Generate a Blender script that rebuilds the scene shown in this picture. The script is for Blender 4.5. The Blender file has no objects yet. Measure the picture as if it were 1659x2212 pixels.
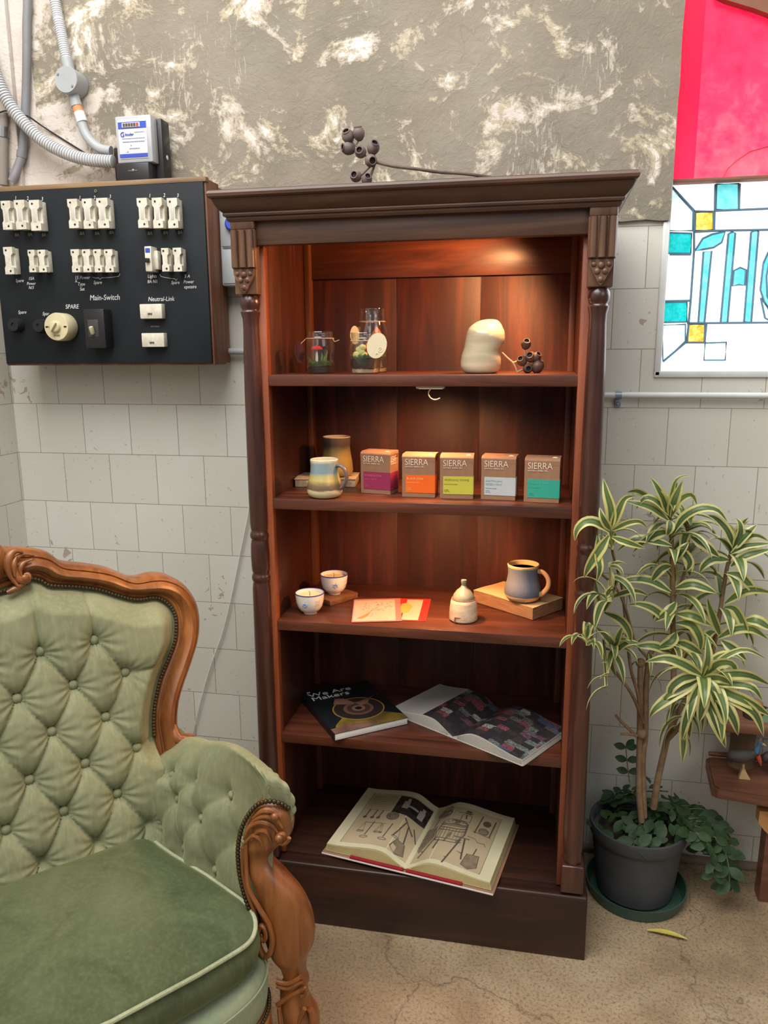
import bpy, bmesh, math, random
from mathutils import Vector, Matrix, noise as mn
R_ = math.radians
pi = math.pi
# ------------------------------------------------------------------ camera, world, lights
S = bpy.context.scene
COL = S.collection
CP = Vector((0.6982, -2.1818, 1.4758))
FW = Vector((-0.1928859, 0.95991412, -0.20337134)); RT = Vector((0.98066595, 0.19556226, -0.00704947)); UP = Vector((-0.03300487, 0.2007991, 0.9790763))
FPX = 1695.03
cam_data = bpy.data.cameras.new('camera'); cam = bpy.data.objects.new('camera', cam_data); COL.objects.link(cam)
cam_data.sensor_fit = 'VERTICAL'; cam_data.sensor_height = 24.0; cam_data.lens = FPX / 2212 * 24.0; cam_data.clip_start = 0.02
cam.matrix_world = Matrix(((RT.x, UP.x, -FW.x, CP.x), (RT.y, UP.y, -FW.y, CP.y), (RT.z, UP.z, -FW.z, CP.z), (0, 0, 0, 1)))
S.camera = cam
S.view_settings.view_transform = 'Standard'; S.view_settings.look = 'None'; S.view_settings.gamma = 1; S.view_settings.use_curve_mapping = False
S.view_settings.exposure = 0.0
world = bpy.data.worlds.new('world'); S.world = world; world.use_nodes = True
world.node_tree.nodes['Background'].inputs[0].default_value = (0.93, 0.96, 1.0, 1); world.node_tree.nodes['Background'].inputs[1].default_value = 0.22

def light(name, kind, loc, energy, color, target=None, **kw):
    d = bpy.data.lights.new(name, kind); d.energy = energy; d.color = color
    for k, v in kw.items(): setattr(d, k, v)
    o = bpy.data.objects.new(name, d); COL.objects.link(o); o.location = loc
    if target is not None:
        o.rotation_euler = (Vector(target) - Vector(loc)).to_track_quat('-Z', 'Y').to_euler()
    return o
light('behind_camera_daylight', 'AREA', (-1.0, -4.6, 3.2), 34, (1.0, 0.97, 0.92), (-0.1, -0.4, 0.8), shape='RECTANGLE', size=2.6, size_y=1.6)  # unseen area lamp added for daylight from behind the camera
light('skylight_daylight', 'AREA', (-0.3, -1.7, 3.5), 140, (1.0, 0.98, 0.95), (-0.15, -0.7, 0.4), shape='RECTANGLE', size=2.8, size_y=1.8)
light('right_rear_daylight', 'AREA', (2.9, -3.0, 2.8), 22, (1.0, 0.97, 0.93), (0.6, -0.8, 0.2), shape='RECTANGLE', size=1.6, size_y=1.6)  # unseen area lamp high at the right rear, no window modelled
light('stained_window_daylight', 'AREA', (1.5, -0.03, 1.75), 5, (0.85, 0.93, 1.0), (1.2, -1.5, 0.6), shape='RECTANGLE', size=0.8, size_y=0.6)

# ------------------------------------------------------------------ helpers
def at(px, py, X=None, Y=None, Z=None):
    """point of the picture ray on a real plane of the room"""
    d = FW + RT * ((px - 829.5) / FPX) - UP * ((py - 1106) / FPX)
    t = (X - CP.x) / d.x if X is not None else (Y - CP.y) / d.y if Y is not None else (Z - CP.z) / d.z
    return CP + d * t

MATS = {}
def newmat(name):
    m = bpy.data.materials.new(name); m.use_nodes = True
    nt = m.node_tree; b = nt.nodes['Principled BSDF']; MATS[name] = m
    return m, nt, b
def srgb(r, g, b):
    f = lambda c: ((c / 255 + 0.055) / 1.055) ** 2.4 if c / 255 > 0.04045 else c / 255 / 12.92
    return (f(r), f(g), f(b), 1)
def N(nt, t, **kw):
    n = nt.nodes.new(t)
    for k, v in kw.items():
        if k in ('inputs',):
            for a, bb in v.items(): n.inputs[a].default_value = bb
        else: setattr(n, k, v)
    return n
def coords(nt, scale=(1, 1, 1), out='Object', rot=(0, 0, 0)):
    tc = N(nt, 'ShaderNodeTexCoord'); mp = N(nt, 'ShaderNodeMapping'); mp.inputs['Scale'].default_value = scale; mp.inputs['Rotation'].default_value = rot
    nt.links.new(tc.outputs[out], mp.inputs[0]); return mp.outputs[0]
def noise_(nt, vec, scale, detail=4, rough=0.55, dist=0.0):
    n = N(nt, 'ShaderNodeTexNoise'); n.inputs['Scale'].default_value = scale; n.inputs['Detail'].default_value = detail
    n.inputs['Roughness'].default_value = rough; n.inputs['Distortion'].default_value = dist; nt.links.new(vec, n.inputs['Vector']); return n.outputs['Fac']
def ramp(nt, fac, stops, interp='LINEAR'):
    r = N(nt, 'ShaderNodeValToRGB'); e = r.color_ramp.elements; r.color_ramp.interpolation = interp
    while len(e) < len(stops): e.new(0.5)
    for i, (p, c) in enumerate(stops):
        e[i].position = p; e[i].color = c if len(c) == 4 else (*c, 1)
    nt.links.new(fac, r.inputs[0]); return r.outputs[0]
def mix(nt, fac, a, b, mode='MIX'):
    m = N(nt, 'ShaderNodeMix', data_type='RGBA', blend_type=mode)
    for s, v in ((0, fac), (6, a), (7, b)):
        if hasattr(v, 'is_output'): nt.links.new(v, m.inputs[s])
        else: m.inputs[s].default_value = v
    return m.outputs[2]
def math_(nt, op, a, b=None, c=None):
    m = N(nt, 'ShaderNodeMath', operation=op)
    for i, v in enumerate((a, b, c)):
        if v is None: continue
        if hasattr(v, 'is_output'): nt.links.new(v, m.inputs[i])
        else: m.inputs[i].default_value = v
    return m.outputs[0]
def bump(nt, b, h, strength=0.3, dist=0.002):
    n = N(nt, 'ShaderNodeBump'); n.inputs['Strength'].default_value = strength; n.inputs['Distance'].default_value = dist
    nt.links.new(h, n.inputs['Height']); nt.links.new(n.outputs[0], b.inputs['Normal'])
def pm(name, c, rough=0.6, c2=None, nscale=8, stretch=(1, 1, 1), metal=0, spec=0.5, bmp=0, bscale=200, sheen=0, coat=0, emis=0, contrast=(0.35, 0.65), trans=0, alpha=1, ior=1.45):
    m, nt, b = newmat(name)
    b.inputs['Roughness'].default_value = rough; b.inputs['Metallic'].default_value = metal; b.inputs['Specular IOR Level'].default_value = spec
    b.inputs['Sheen Weight'].default_value = sheen; b.inputs['Coat Weight'].default_value = coat; b.inputs['Transmission Weight'].default_value = trans; b.inputs['IOR'].default_value = ior
    b.inputs['Alpha'].default_value = alpha
    v = coords(nt, stretch)
    c2 = c2 or tuple(x * 0.85 for x in c[:3]) + (1,)
    col = ramp(nt, noise_(nt, v, nscale, 5), [(contrast[0], c), (contrast[1], c2)])
    nt.links.new(col, b.inputs['Base Color'])
    if emis: nt.links.new(col, b.inputs['Emission Color']); b.inputs['Emission Strength'].default_value = emis
    if bmp: bump(nt, b, noise_(nt, v, bscale, 3), bmp, 0.001)
    return m
def wood(name, dark, mid, light_, axis='z', rough=0.38, coat=0.15, s=1.0, blotch=None):
    m, nt, b = newmat(name)
    st = {'x': (1.2, 14, 14), 'y': (14, 1.2, 14), 'z': (14, 14, 1.2)}[axis]
    v = coords(nt, tuple(k * s for k in st)); f = noise_(nt, v, 2.2, 7, 0.62, 0.9)
    col = ramp(nt, f, [(0.30, dark), (0.52, mid), (0.74, light_)])
    v2 = coords(nt, tuple(k * 0.25 * s for k in st)); f2 = noise_(nt, v2, 2.0, 3, 0.5, 0.5)
    col = mix(nt, ramp(nt, f2, [(0.4, (0, 0, 0)), (0.72, (0.75,) * 3)]), col, blotch or tuple(x * 0.45 for x in dark[:3]) + (1,))
    nt.links.new(col, b.inputs['Base Color']); b.inputs['Roughness'].default_value = rough; b.inputs['Coat Weight'].default_value = coat; b.inputs['Coat Roughness'].default_value = 0.3
    bump(nt, b, f, 0.12, 0.001)
    return m

ROOT = {}
class G:
    """collects shapes; build() links them as ONE mesh object"""
    def __init__(s): s.v = []; s.f = []; s.mi = []; s.uv = {}; s.cur = 0; s.T = None
    def add(s, vs, fs, uv=None):
        o = len(s.v)
        if s.T is not None: vs = [s.T @ Vector(p) for p in vs]
        s.v += [tuple(p) for p in vs]
        for f in fs: s.f.append(tuple(i + o for i in f)); s.mi.append(s.cur)
        if uv:
            for i, t in enumerate(uv): s.uv[o + i] = t
        return s
    def box(s, x0, x1, y0, y1, z0, z1, b=0.0, seg=2):
        bm = bmesh.new(); bmesh.ops.create_cube(bm, size=1)
        for v in bm.verts: v.co = Vector(((x0 + x1) / 2 + v.co.x * (x1 - x0), (y0 + y1) / 2 + v.co.y * (y1 - y0), (z0 + z1) / 2 + v.co.z * (z1 - z0)))
        if b: bmesh.ops.bevel(bm, geom=bm.edges[:], offset=min(b, 0.45 * min(abs(x1 - x0), abs(y1 - y0), abs(z1 - z0))), segments=seg, affect='EDGES', profile=0.5)
        bm.verts.index_update(); s.add([v.co for v in bm.verts], [[v.index for v in f.verts] for f in bm.faces]); bm.free(); return s
    def lathe(s, prof, c=(0, 0, 0), n=32, M=None, sx=1, sy=1, fn=None, cap=True):
        c = Vector(c); vs = []; fs = []
        for (r, z) in prof:
            for i in range(n):
                a = 2 * pi * i / n; p = Vector((r * math.cos(a) * sx, r * math.sin(a) * sy, z))
                if fn: p = fn(p, a, r, z)
                vs.append(c + (M @ p if M else p))
        for j in range(len(prof) - 1):
            for i in range(n): fs.append((j * n + i, j * n + (i + 1) % n, (j + 1) * n + (i + 1) % n, (j + 1) * n + i))
        if cap and prof[0][0] > 1e-6: fs.append(tuple(range(n - 1, -1, -1)))
        if cap and prof[-1][0] > 1e-6: fs.append(tuple((len(prof) - 1) * n + i for i in range(n)))
        return s.add(vs, fs)
    def tube(s, pts, r, n=10, closed=False, cap=True, flat=1.0, up=None):
        pts = [Vector(p) for p in pts]; L = len(pts)
        rs = r if isinstance(r, (list, tuple)) else [r] * L
        vs = []; fs = []; prev = None
        for i, p in enumerate(pts):
            t = (pts[(i + 1) % L] - pts[i - 1]) if closed else (pts[min(i + 1, L - 1)] - pts[max(i - 1, 0)])
            t.normalize()
            if prev is None:
                a = Vector(up) if up else (Vector((0, 0, 1)) if abs(t.z) < 0.9 else Vector((1, 0, 0)))
            else: a = prev
            a = (a - t * a.dot(t)).normalized(); prev = a; b = t.cross(a)
            for k in range(n):
                g = 2 * pi * k / n; vs.append(p + (a * math.cos(g) * flat + b * math.sin(g)) * rs[i])
        for j in range(L if closed else L - 1):
            for k in range(n):
                j2 = (j + 1) % L; fs.append((j * n + k, j * n + (k + 1) % n, j2 * n + (k + 1) % n, j2 * n + k))
        if cap and not closed: fs.append(tuple(range(n - 1, -1, -1))); fs.append(tuple((L - 1) * n + k for k in range(n)))
        return s.add(vs, fs)
    def prism(s, pts, d):
        """pts: 3D loop; d: extrusion vector"""
        n = len(pts); d = Vector(d); vs = [Vector(p) for p in pts] + [Vector(p) + d for p in pts]
        fs = [tuple(range(n - 1, -1, -1)), tuple(range(n, 2 * n))] + [(i, (i + 1) % n, n + (i + 1) % n, n + i) for i in range(n)]
        return s.add(vs, fs)
    def grid(s, fn, nu, nv, uvs=False, wrap=False):
        vs = []; uv = []
        for j in range(nv + 1):
            for i in range(nu if wrap else nu + 1): vs.append(fn(i / nu, j / nv)); uv.append((i / nu, j / nv))
        w = nu if wrap else nu + 1; fs = []
        for j in range(nv):
            for i in range(nu): fs.append((j * w + i, j * w + (i + 1) % w, (j + 1) * w + (i + 1) % w, (j + 1) * w + i))
        return s.add(vs, fs, uv if uvs else None)
    def ball(s, c, r, n=12, sx=1, sy=1, sz=1):
        prof = [(r * math.sin(pi * k / n) if 0 < k < n else 0.0, -r * math.cos(pi * k / n) * sz) for k in range(n + 1)]
        prof[0] = (1e-5, prof[0][1]); prof[-1] = (1e-5, prof[-1][1])
        return s.lathe(prof, c, max(8, int(n * 1.3)), sx=sx, sy=sy)
    def build(s, name, mats, parent=None, local=False, loc=None, rz=0.0, smooth=True, sharp=38, label=None, cat=None, group=None, kind=None):
        me = bpy.data.meshes.new(name); vs = s.v
        if parent is not None:
            L, r = ROOT[parent.name]
            if not local:
                Mi = Matrix.Rotation(-r, 4, 'Z') @ Matrix.Translation(-L); vs = [tuple(Mi @ Vector(p)) for p in vs]
        else:
            if loc is None:
                xs = [p[0] for p in vs]; ys = [p[1] for p in vs]; zs = [p[2] for p in vs]
                loc = Vector(((min(xs) + max(xs)) / 2, (min(ys) + max(ys)) / 2, min(zs)))
            loc = Vector(loc); vs = [tuple(Vector(p) - loc) for p in vs]
        me.from_pydata(vs, [], s.f); me.update()
        for m in (mats if isinstance(mats, (list, tuple)) else [mats]): me.materials.append(m)
        for p, mi in zip(me.polygons, s.mi): p.material_index = mi; p.use_smooth = smooth
        if s.uv:
            ul = me.uv_layers.new(name='UVMap')
            for lp in me.loops:
                ul.data[lp.index].uv = s.uv.get(lp.vertex_index, (0, 0))
        if smooth and sharp: me.set_sharp_from_angle(angle=R_(sharp))
        o = bpy.data.objects.new(name, me); COL.objects.link(o)
        if parent is not None: o.parent = parent; ROOT[o.name] = ROOT[parent.name]
        else: o.location = loc; ROOT[o.name] = (Vector(loc), 0.0)
        tag(o, label, cat, group, kind)
        return o
def tag(o, label=None, cat=None, group=None, kind=None):
    if label: o['label'] = label
    if cat: o['category'] = cat
    if group: o['group'] = group
    if kind: o['kind'] = kind
    return o
def thing(name, loc, label, cat, group=None, rz=0.0):
    o = bpy.data.objects.new(name, None); COL.objects.link(o); o.location = loc; o.rotation_euler = (0, 0, rz); o.empty_display_size = 0.05
    ROOT[o.name] = (Vector(loc), rz); return tag(o, label, cat, group)
def text_geo(g, body, pos, size, M=None, depth=0.0006, shear=0.0, align='LEFT', sx=1.0, bold=0.0):
    """writing standing in the XZ plane facing -Y (or placed by matrix M), added to collector g"""
    cu = bpy.data.curves.new('t', 'FONT'); cu.body = body; cu.size = size; cu.extrude = depth; cu.shear = shear; cu.align_x = align; cu.resolution_u = 3; cu.offset = bold
    o = bpy.data.objects.new('t', cu); COL.objects.link(o); dg = bpy.context.evaluated_depsgraph_get(); dg.update()
    me = bpy.data.meshes.new_from_object(o.evaluated_get(dg))
    T = (M if M is not None else Matrix.Translation(Vector(pos)) @ Matrix.Rotation(pi / 2, 4, 'X')) @ Matrix.Diagonal((sx, 1, 1, 1))
    g.add([T @ v.co for v in me.vertices], [tuple(p.vertices) for p in me.polygons])
    bpy.data.objects.remove(o); bpy.data.curves.remove(cu); bpy.data.meshes.remove(me)
def smooth_path(pts, k=6):
    P = [Vector(p) for p in pts]; out = []
    for i in range(len(P) - 1):
        a = P[max(i - 1, 0)]; b = P[i]; c = P[i + 1]; d = P[min(i + 2, len(P) - 1)]
        for j in range(k):
            t = j / k; out.append(0.5 * ((2 * b) + (c - a) * t + (2 * a - 5 * b + 4 * c - d) * t * t + (3 * b - a - 3 * c + d) * t ** 3))
    out.append(P[-1]); return out
def resample(P, n):
    P = [Vector(p) for p in P]; L = [0]
    for i in range(1, len(P)): L.append(L[-1] + (P[i] - P[i - 1]).length)
    out = []; j = 0
    for i in range(n):
        t = L[-1] * i / (n - 1)
        while j < len(P) - 2 and L[j + 1] < t: j += 1
        s = (t - L[j]) / max(1e-9, L[j + 1] - L[j]); out.append(P[j].lerp(P[j + 1], min(1, max(0, s))))
    return out
def sst(a, b, x): t = min(1, max(0, (x - a) / (b - a))); return t * t * (3 - 2 * t)

# ------------------------------------------------------------------ materials
DK = lambda r, g, b: srgb(r, g, b)
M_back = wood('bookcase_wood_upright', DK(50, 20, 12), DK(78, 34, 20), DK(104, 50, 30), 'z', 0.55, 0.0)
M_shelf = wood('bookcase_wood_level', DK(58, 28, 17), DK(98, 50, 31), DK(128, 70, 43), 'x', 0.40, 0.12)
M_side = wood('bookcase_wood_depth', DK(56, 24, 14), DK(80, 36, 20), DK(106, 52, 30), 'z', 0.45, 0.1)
M_frieze = wood('bookcase_wood_frieze', DK(46, 28, 20), DK(86, 56, 38), DK(118, 82, 56), 'x', 0.45, 0.1, .8, DK(34, 22, 18))
M_stile_lamplit = wood('bookcase_wood_stile_lamplit', DK(104, 46, 22), DK(146, 72, 38), DK(170, 92, 54), 'z', 0.45, 0.1)  # lighter orange wood; the lamp glow on the stile is partly in this colour
M_post = wood('bookcase_wood_turned', DK(48, 22, 16), DK(70, 36, 27), DK(90, 50, 38), 'z', 0.3, 0.4, 1.5)
M_plinth = wood('bookcase_wood_plinth', DK(36, 18, 11), DK(54, 29, 19), DK(72, 38, 24), 'x', 0.42, 0.12)
M_batten = wood('bookcase_wood_batten', DK(84, 44, 22), DK(112, 62, 30), DK(134, 80, 42), 'z', 0.45, 0.1)
M_white = pm('white_enamel', srgb(222, 220, 212), 0.35)
M_porc = pm('cream_porcelain', srgb(226, 221, 205), 0.25, srgb(204, 196, 176), 60, coat=0.3)
M_black = pm('black_bakelite', srgb(38, 38, 40), 0.35)
M_blackpanel = pm('black_slate_panel', srgb(25, 29, 33), 0.6, srgb(33, 38, 42), 6, spec=.3)
M_chalk = pm('white_paint_lettering', srgb(220, 222, 220), 0.7)
M_chalk2 = pm('faded_lettering', srgb(140, 140, 120), 0.7)
M_grey = pm('grey_plastic', srgb(176, 180, 182), 0.4)
M_greyd = pm('dark_grey_pipe', srgb(122, 122, 124), 0.5, srgb(142, 142, 146), 5)
M_steel = pm('steel_screw', srgb(150, 150, 150), 0.35, metal=1)
M_brass = pm('aged_brass', srgb(96, 80, 58), 0.45, metal=0.8)
M_boardwood = wood('switchboard_wood', DK(106, 62, 38), DK(144, 92, 62), DK(174, 126, 92), 'z', 0.6, 0.0)
M_cream = pm('cream_plastic', srgb(222, 210, 170), 0.35)
M_blue = pm('blue_print', srgb(60, 84, 190), 0.5)
M_paper = pm('white_paper', srgb(226, 226, 228), 0.7)
# ------------------------------------------------------------------ the room
def tile_material(name, horiz, ph):
    m, nt, b = newmat(name)
    tc = N(nt, 'ShaderNodeTexCoord'); sp = N(nt, 'ShaderNodeSeparateXYZ'); geo = N(nt, 'ShaderNodeNewGeometry'); nt.links.new(geo.outputs['Position'], sp.inputs[0])
    hx = math_(nt, 'ADD', sp.outputs[horiz], ph); hz = math_(nt, 'ADD', sp.outputs['Z'], -1.1659 + 20 * 0.1525)
    cb = N(nt, 'ShaderNodeCombineXYZ'); nt.links.new(hx, cb.inputs[0]); nt.links.new(hz, cb.inputs[1])
    wob = noise_(nt, geo.outputs['Position'], 30, 3); 
    br = N(nt, 'ShaderNodeTexBrick', offset=0.5, offset_frequency=2, squash=1.0)
    for k, v in dict(Scale=1.0, **{'Mortar Size': 0.0011, 'Mortar Smooth': 0.4, 'Bias': 0.0, 'Brick Width': 0.1548, 'Row Height': 0.1525}).items(): br.inputs[k].default_value = v
    br.inputs['Color1'].default_value = srgb(213, 212, 204); br.inputs['Color2'].default_value = srgb(205, 203, 192); br.inputs['Mortar'].default_value = srgb(132, 122, 108)
    nt.links.new(cb.outputs[0], br.inputs['Vector'])
    P = geo.outputs['Position']
    big = noise_(nt, P, 2.2, 3); fine = noise_(nt, P, 95, 2, 0.5, 0.4); mid = noise_(nt, P, 9, 4)
    chips = math_(nt, 'MULTIPLY', math_(nt, 'GREATER_THAN', fine, 0.685), math_(nt, 'GREATER_THAN', mid, 0.50))
    chips2 = math_(nt, 'GREATER_THAN', math_(nt, 'MULTIPLY', noise_(nt, P, 38, 4, 0.6, 0.8), noise_(nt, P, 5.5, 2)), 0.40)
    col = mix(nt, ramp(nt, big, [(0.35, (0, 0, 0)), (0.7, (0.3,) * 3)]), br.outputs['Color'], srgb(196, 192, 176))
    col = mix(nt, math_(nt, 'MULTIPLY', chips, 0.38), col, srgb(128, 104, 88)); col = mix(nt, math_(nt, 'MULTIPLY', chips2, 0.7), col, srgb(158, 124, 108))
    nt.links.new(col, b.inputs['Base Color']); b.inputs['Roughness'].default_value = 0.34; b.inputs['Specular IOR Level'].default_value = 0.4
    bump(nt, b, math_(nt, 'SUBTRACT', noise_(nt, P, 14, 2), br.outputs['Fac']), 0.35, 0.002)
    return m
M_tile = tile_material('glazed_wall_tiles', 'X', 0.832 + 0.5 * 0.1548 + 20 * 0.1548)
M_tileL = tile_material('glazed_side_wall_tiles', 'Y', 20.04 * 0.1548)

def plaster_material():
    m, nt, b = newmat('weathered_plaster')
    geo = N(nt, 'ShaderNodeNewGeometry'); P0 = geo.outputs['Position']; sp = N(nt, 'ShaderNodeSeparateXYZ'); nt.links.new(P0, sp.inputs[0])
    mp = N(nt, 'ShaderNodeMapping'); nt.links.new(P0, mp.inputs[0]); mp.inputs['Rotation'].default_value = (0, R_(35), 0); mp.inputs['Scale'].default_value = (1.0, 1.0, 1.35); P = mp.outputs[0]
    base = ramp(nt, noise_(nt, P0, 2.6, 6, 0.6), [(0.3, srgb(116, 108, 93)), (0.5, srgb(136, 127, 112)), (0.7, srgb(150, 142, 128))])
    base = mix(nt, ramp(nt, noise_(nt, P0, 1.5, 3), [(0.4, (0, 0, 0)), (0.7, (0.35,) * 3)]), base, srgb(108, 108, 95))
    a = noise_(nt, P, 4.6, 8, 0.70, 0.7); fine = noise_(nt, P0, 34, 5, 0.7, 0.6)
    # the white paint survives more on the left and low by the switchboard
    left = math_(nt, 'MULTIPLY', math_(nt, 'SUBTRACT', -0.40, sp.outputs['X']), 0.22)
    left = math_(nt, 'MINIMUM', math_(nt, 'MAXIMUM', left, -0.035), 0.12)
    low = math_(nt, 'MULTIPLY', math_(nt, 'MULTIPLY', math_(nt, 'MAXIMUM', math_(nt, 'SUBTRACT', -0.42, sp.outputs['X']), 0.0), math_(nt, 'MAXIMUM', math_(nt, 'SUBTRACT', 2.12, sp.outputs['Z']), 0.0)), 4.2)
    edge = math_(nt, 'MULTIPLY', math_(nt, 'LESS_THAN', sp.outputs['X'], -0.735), 0.22)
    s = math_(nt, 'ADD', math_(nt, 'ADD', math_(nt, 'ADD', a, math_(nt, 'MULTIPLY', math_(nt, 'SUBTRACT', fine, 0.5), 0.34)), left), math_(nt, 'ADD', math_(nt, 'MINIMUM', low, 0.3), edge))
    mtan = ramp(nt, s, [(0.505, (0, 0, 0)), (0.55, (1, 1, 1))]); mwhite = ramp(nt, s, [(0.568, (0, 0, 0)), (0.60, (1, 1, 1))])
    tan = ramp(nt, noise_(nt, P0, 7, 4), [(0.42, srgb(196, 182, 152)), (0.6, srgb(204, 192, 176))])
    c = mix(nt, math_(nt, 'MULTIPLY', mtan, 0.62), base, tan)
    wh = ramp(nt, noise_(nt, P0, 5, 4), [(0.4, srgb(222, 215, 208)), (0.62, srgb(206, 194, 184))])
    c = mix(nt, math_(nt, 'MULTIPLY', mwhite, 0.92), c, wh)
    # thin brush scratches
    mp2 = N(nt, 'ShaderNodeMapping'); nt.links.new(P0, mp2.inputs[0]); mp2.inputs['Rotation'].default_value = (0, R_(-28), 0); mp2.inputs['Scale'].default_value = (34, 34, 8)
    scr = ramp(nt, math_(nt, 'MULTIPLY', noise_(nt, mp2.outputs[0], 1.6, 6, 0.7, 2.2), noise_(nt, P0, 3.4, 3)), [(0.33, (0, 0, 0)), (0.38, (1, 1, 1))])
    c = mix(nt, math_(nt, 'MULTIPLY', scr, 0.4), c, srgb(218, 210, 198))
    vo = N(nt, 'ShaderNodeTexVoronoi', feature='DISTANCE_TO_EDGE'); vo.inputs['Scale'].default_value = 1.9; wv = N(nt, 'ShaderNodeVectorMath', operation='ADD')
    nz = N(nt, 'ShaderNodeTexNoise'); nz.inputs['Scale'].default_value = 5; nz.inputs['Detail'].default_value = 5; nt.links.new(P0, nz.inputs[0])
    sc = N(nt, 'ShaderNodeVectorMath', operation='SCALE'); sc.inputs['Scale'].default_value = 0.35; nt.links.new(nz.outputs['Color'], sc.inputs[0]); nt.links.new(P0, wv.inputs[0]); nt.links.new(sc.outputs[0], wv.inputs[1]); nt.links.new(wv.outputs[0], vo.inputs['Vector'])
    cr = ramp(nt, vo.outputs['Distance'], [(0.0, (0.25,) * 3), (0.004, (0, 0, 0))]); c = mix(nt, cr, c, srgb(86, 78, 66))
    nt.links.new(c, b.inputs['Base Color']); b.inputs['Roughness'].default_value = 0.85
    bump(nt, b, math_(nt, 'ADD', math_(nt, 'MULTIPLY', s, 1.0), math_(nt, 'MULTIPLY', fine, 0.3)), 0.5, 0.012)
    return m
M_plaster = plaster_material()

def floor_material():
    m, nt, b = newmat('old_concrete_floor')
    geo = N(nt, 'ShaderNodeNewGeometry'); P = geo.outputs['Position']
    c = ramp(nt, noise_(nt, P, 3.0, 7, 0.65, 0.4), [(0.3, srgb(128, 106, 80)), (0.5, srgb(158, 136, 106)), (0.7, srgb(178, 158, 128))])
    f = noise_(nt, P, 130, 3, 0.7); c = mix(nt, ramp(nt, f, [(0.34, (0.62,) * 3), (0.52, (0, 0, 0))]), c, srgb(84, 70, 54))
    c = mix(nt, ramp(nt, noise_(nt, P, 210, 2), [(0.66, (0, 0, 0)), (0.74, (0.6,) * 3)]), c, srgb(206, 190, 160))
    c = mix(nt, ramp(nt, noise_(nt, P, 19, 3, 0.6, 0.5), [(0.70, (0, 0, 0)), (0.76, (0.8,) * 3)]), c, srgb(70, 60, 52))
    vo = N(nt, 'ShaderNodeTexVoronoi', feature='DISTANCE_TO_EDGE'); vo.inputs['Scale'].default_value = 1.35; wv = N(nt, 'ShaderNodeVectorMath', operation='ADD')
    nz = N(nt, 'ShaderNodeTexNoise'); nz.inputs['Scale'].default_value = 7; nz.inputs['Detail'].default_value = 6; nt.links.new(P, nz.inputs[0])
    sc = N(nt, 'ShaderNodeVectorMath', operation='SCALE'); sc.inputs['Scale'].default_value = 0.22; nt.links.new(nz.outputs['Color'], sc.inputs[0]); nt.links.new(P, wv.inputs[0]); nt.links.new(sc.outputs[0], wv.inputs[1]); nt.links.new(wv.outputs[0], vo.inputs['Vector'])
    c = mix(nt, ramp(nt, vo.outputs['Distance'], [(0.0, (0.55,) * 3), (0.005, (0, 0, 0))]), c, srgb(70, 58, 46))
    nt.links.new(c, b.inputs['Base Color']); b.inputs['Roughness'].default_value = 0.62
    bump(nt, b, f, 0.35, 0.002); return m
M_floor = floor_material()
M_trimtile = pm('bullnose_tile', srgb(214, 216, 214), 0.25)
M_skirt = pm('rough_skirting_plaster', srgb(142, 126, 106), 0.85, srgb(112, 98, 82), 14)

XL = -0.9117
G().box(XL - .2, 3.2, -4.6, 0.2, -0.1, 0.0).build('floor', M_floor, smooth=False, kind='structure', label='worn brown concrete floor')
g = G(); g.box(XL - .2, 1.0, 0, .2, 0, 3.0); g.box(1.0, 3.2, 0, .2, 0, 1.40); g.box(2.1, 3.2, 0, .2, 1.40, 3.0); g.box(1.0, 2.1, 0, .2, 2.75, 3.0)
g.build('wall_back', M_tile, smooth=False, kind='structure', label='cream tiled back wall')
g = G()
edge = [(0.994, 1.786), (0.998, 1.83), (0.994, 1.86), (0.999, 1.95), (0.9965, 2.02), (1.0, 2.10), (0.998, 2.2), (1.001, 2.3), (1.0, 3.0)]
low = [(XL, 1.79), (-0.3, 1.788), (0.2, 1.79), (0.84, 1.792), (0.88, 1.787), (0.94, 1.79), (0.975, 1.786)]
g.prism([(x, -0.012, z) for x, z in low + edge] + [(XL, -0.012, 3.0)], (0, 0.0115, 0))
g.build('wall_back_plaster', M_plaster, smooth=False, kind='structure', label='bare render with remains of white paint above the tiles')
g = G(); g.box(XL - .2, XL, -4.6, -0.0005, 0, 1.79)
g.cur = 1; g.box(XL - .2, XL, -4.6, -0.0005, 1.79, 3.0)
g.build('wall_left', [M_tileL, M_plaster], smooth=False, kind='structure', label='cream tiled side wall')
g = G(); g.box(XL, 3.2, -0.022, 0, 0, 0.022, .008); g.build('baseboard_back', M_skirt, kind='structure')
g = G(); g.box(0.982, 0.999, -0.007, 0.02, 1.400, 1.785, .004); g.box(0.982, 2.1, -0.007, 0.0, 1.398, 1.415, .004); g.box(1.0, 2.1, -0.002, 0.095, 1.398, 1.412, .003)
g.build('trim_1', M_trimtile, kind='structure', label='rounded white tiles edging the window')

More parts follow.
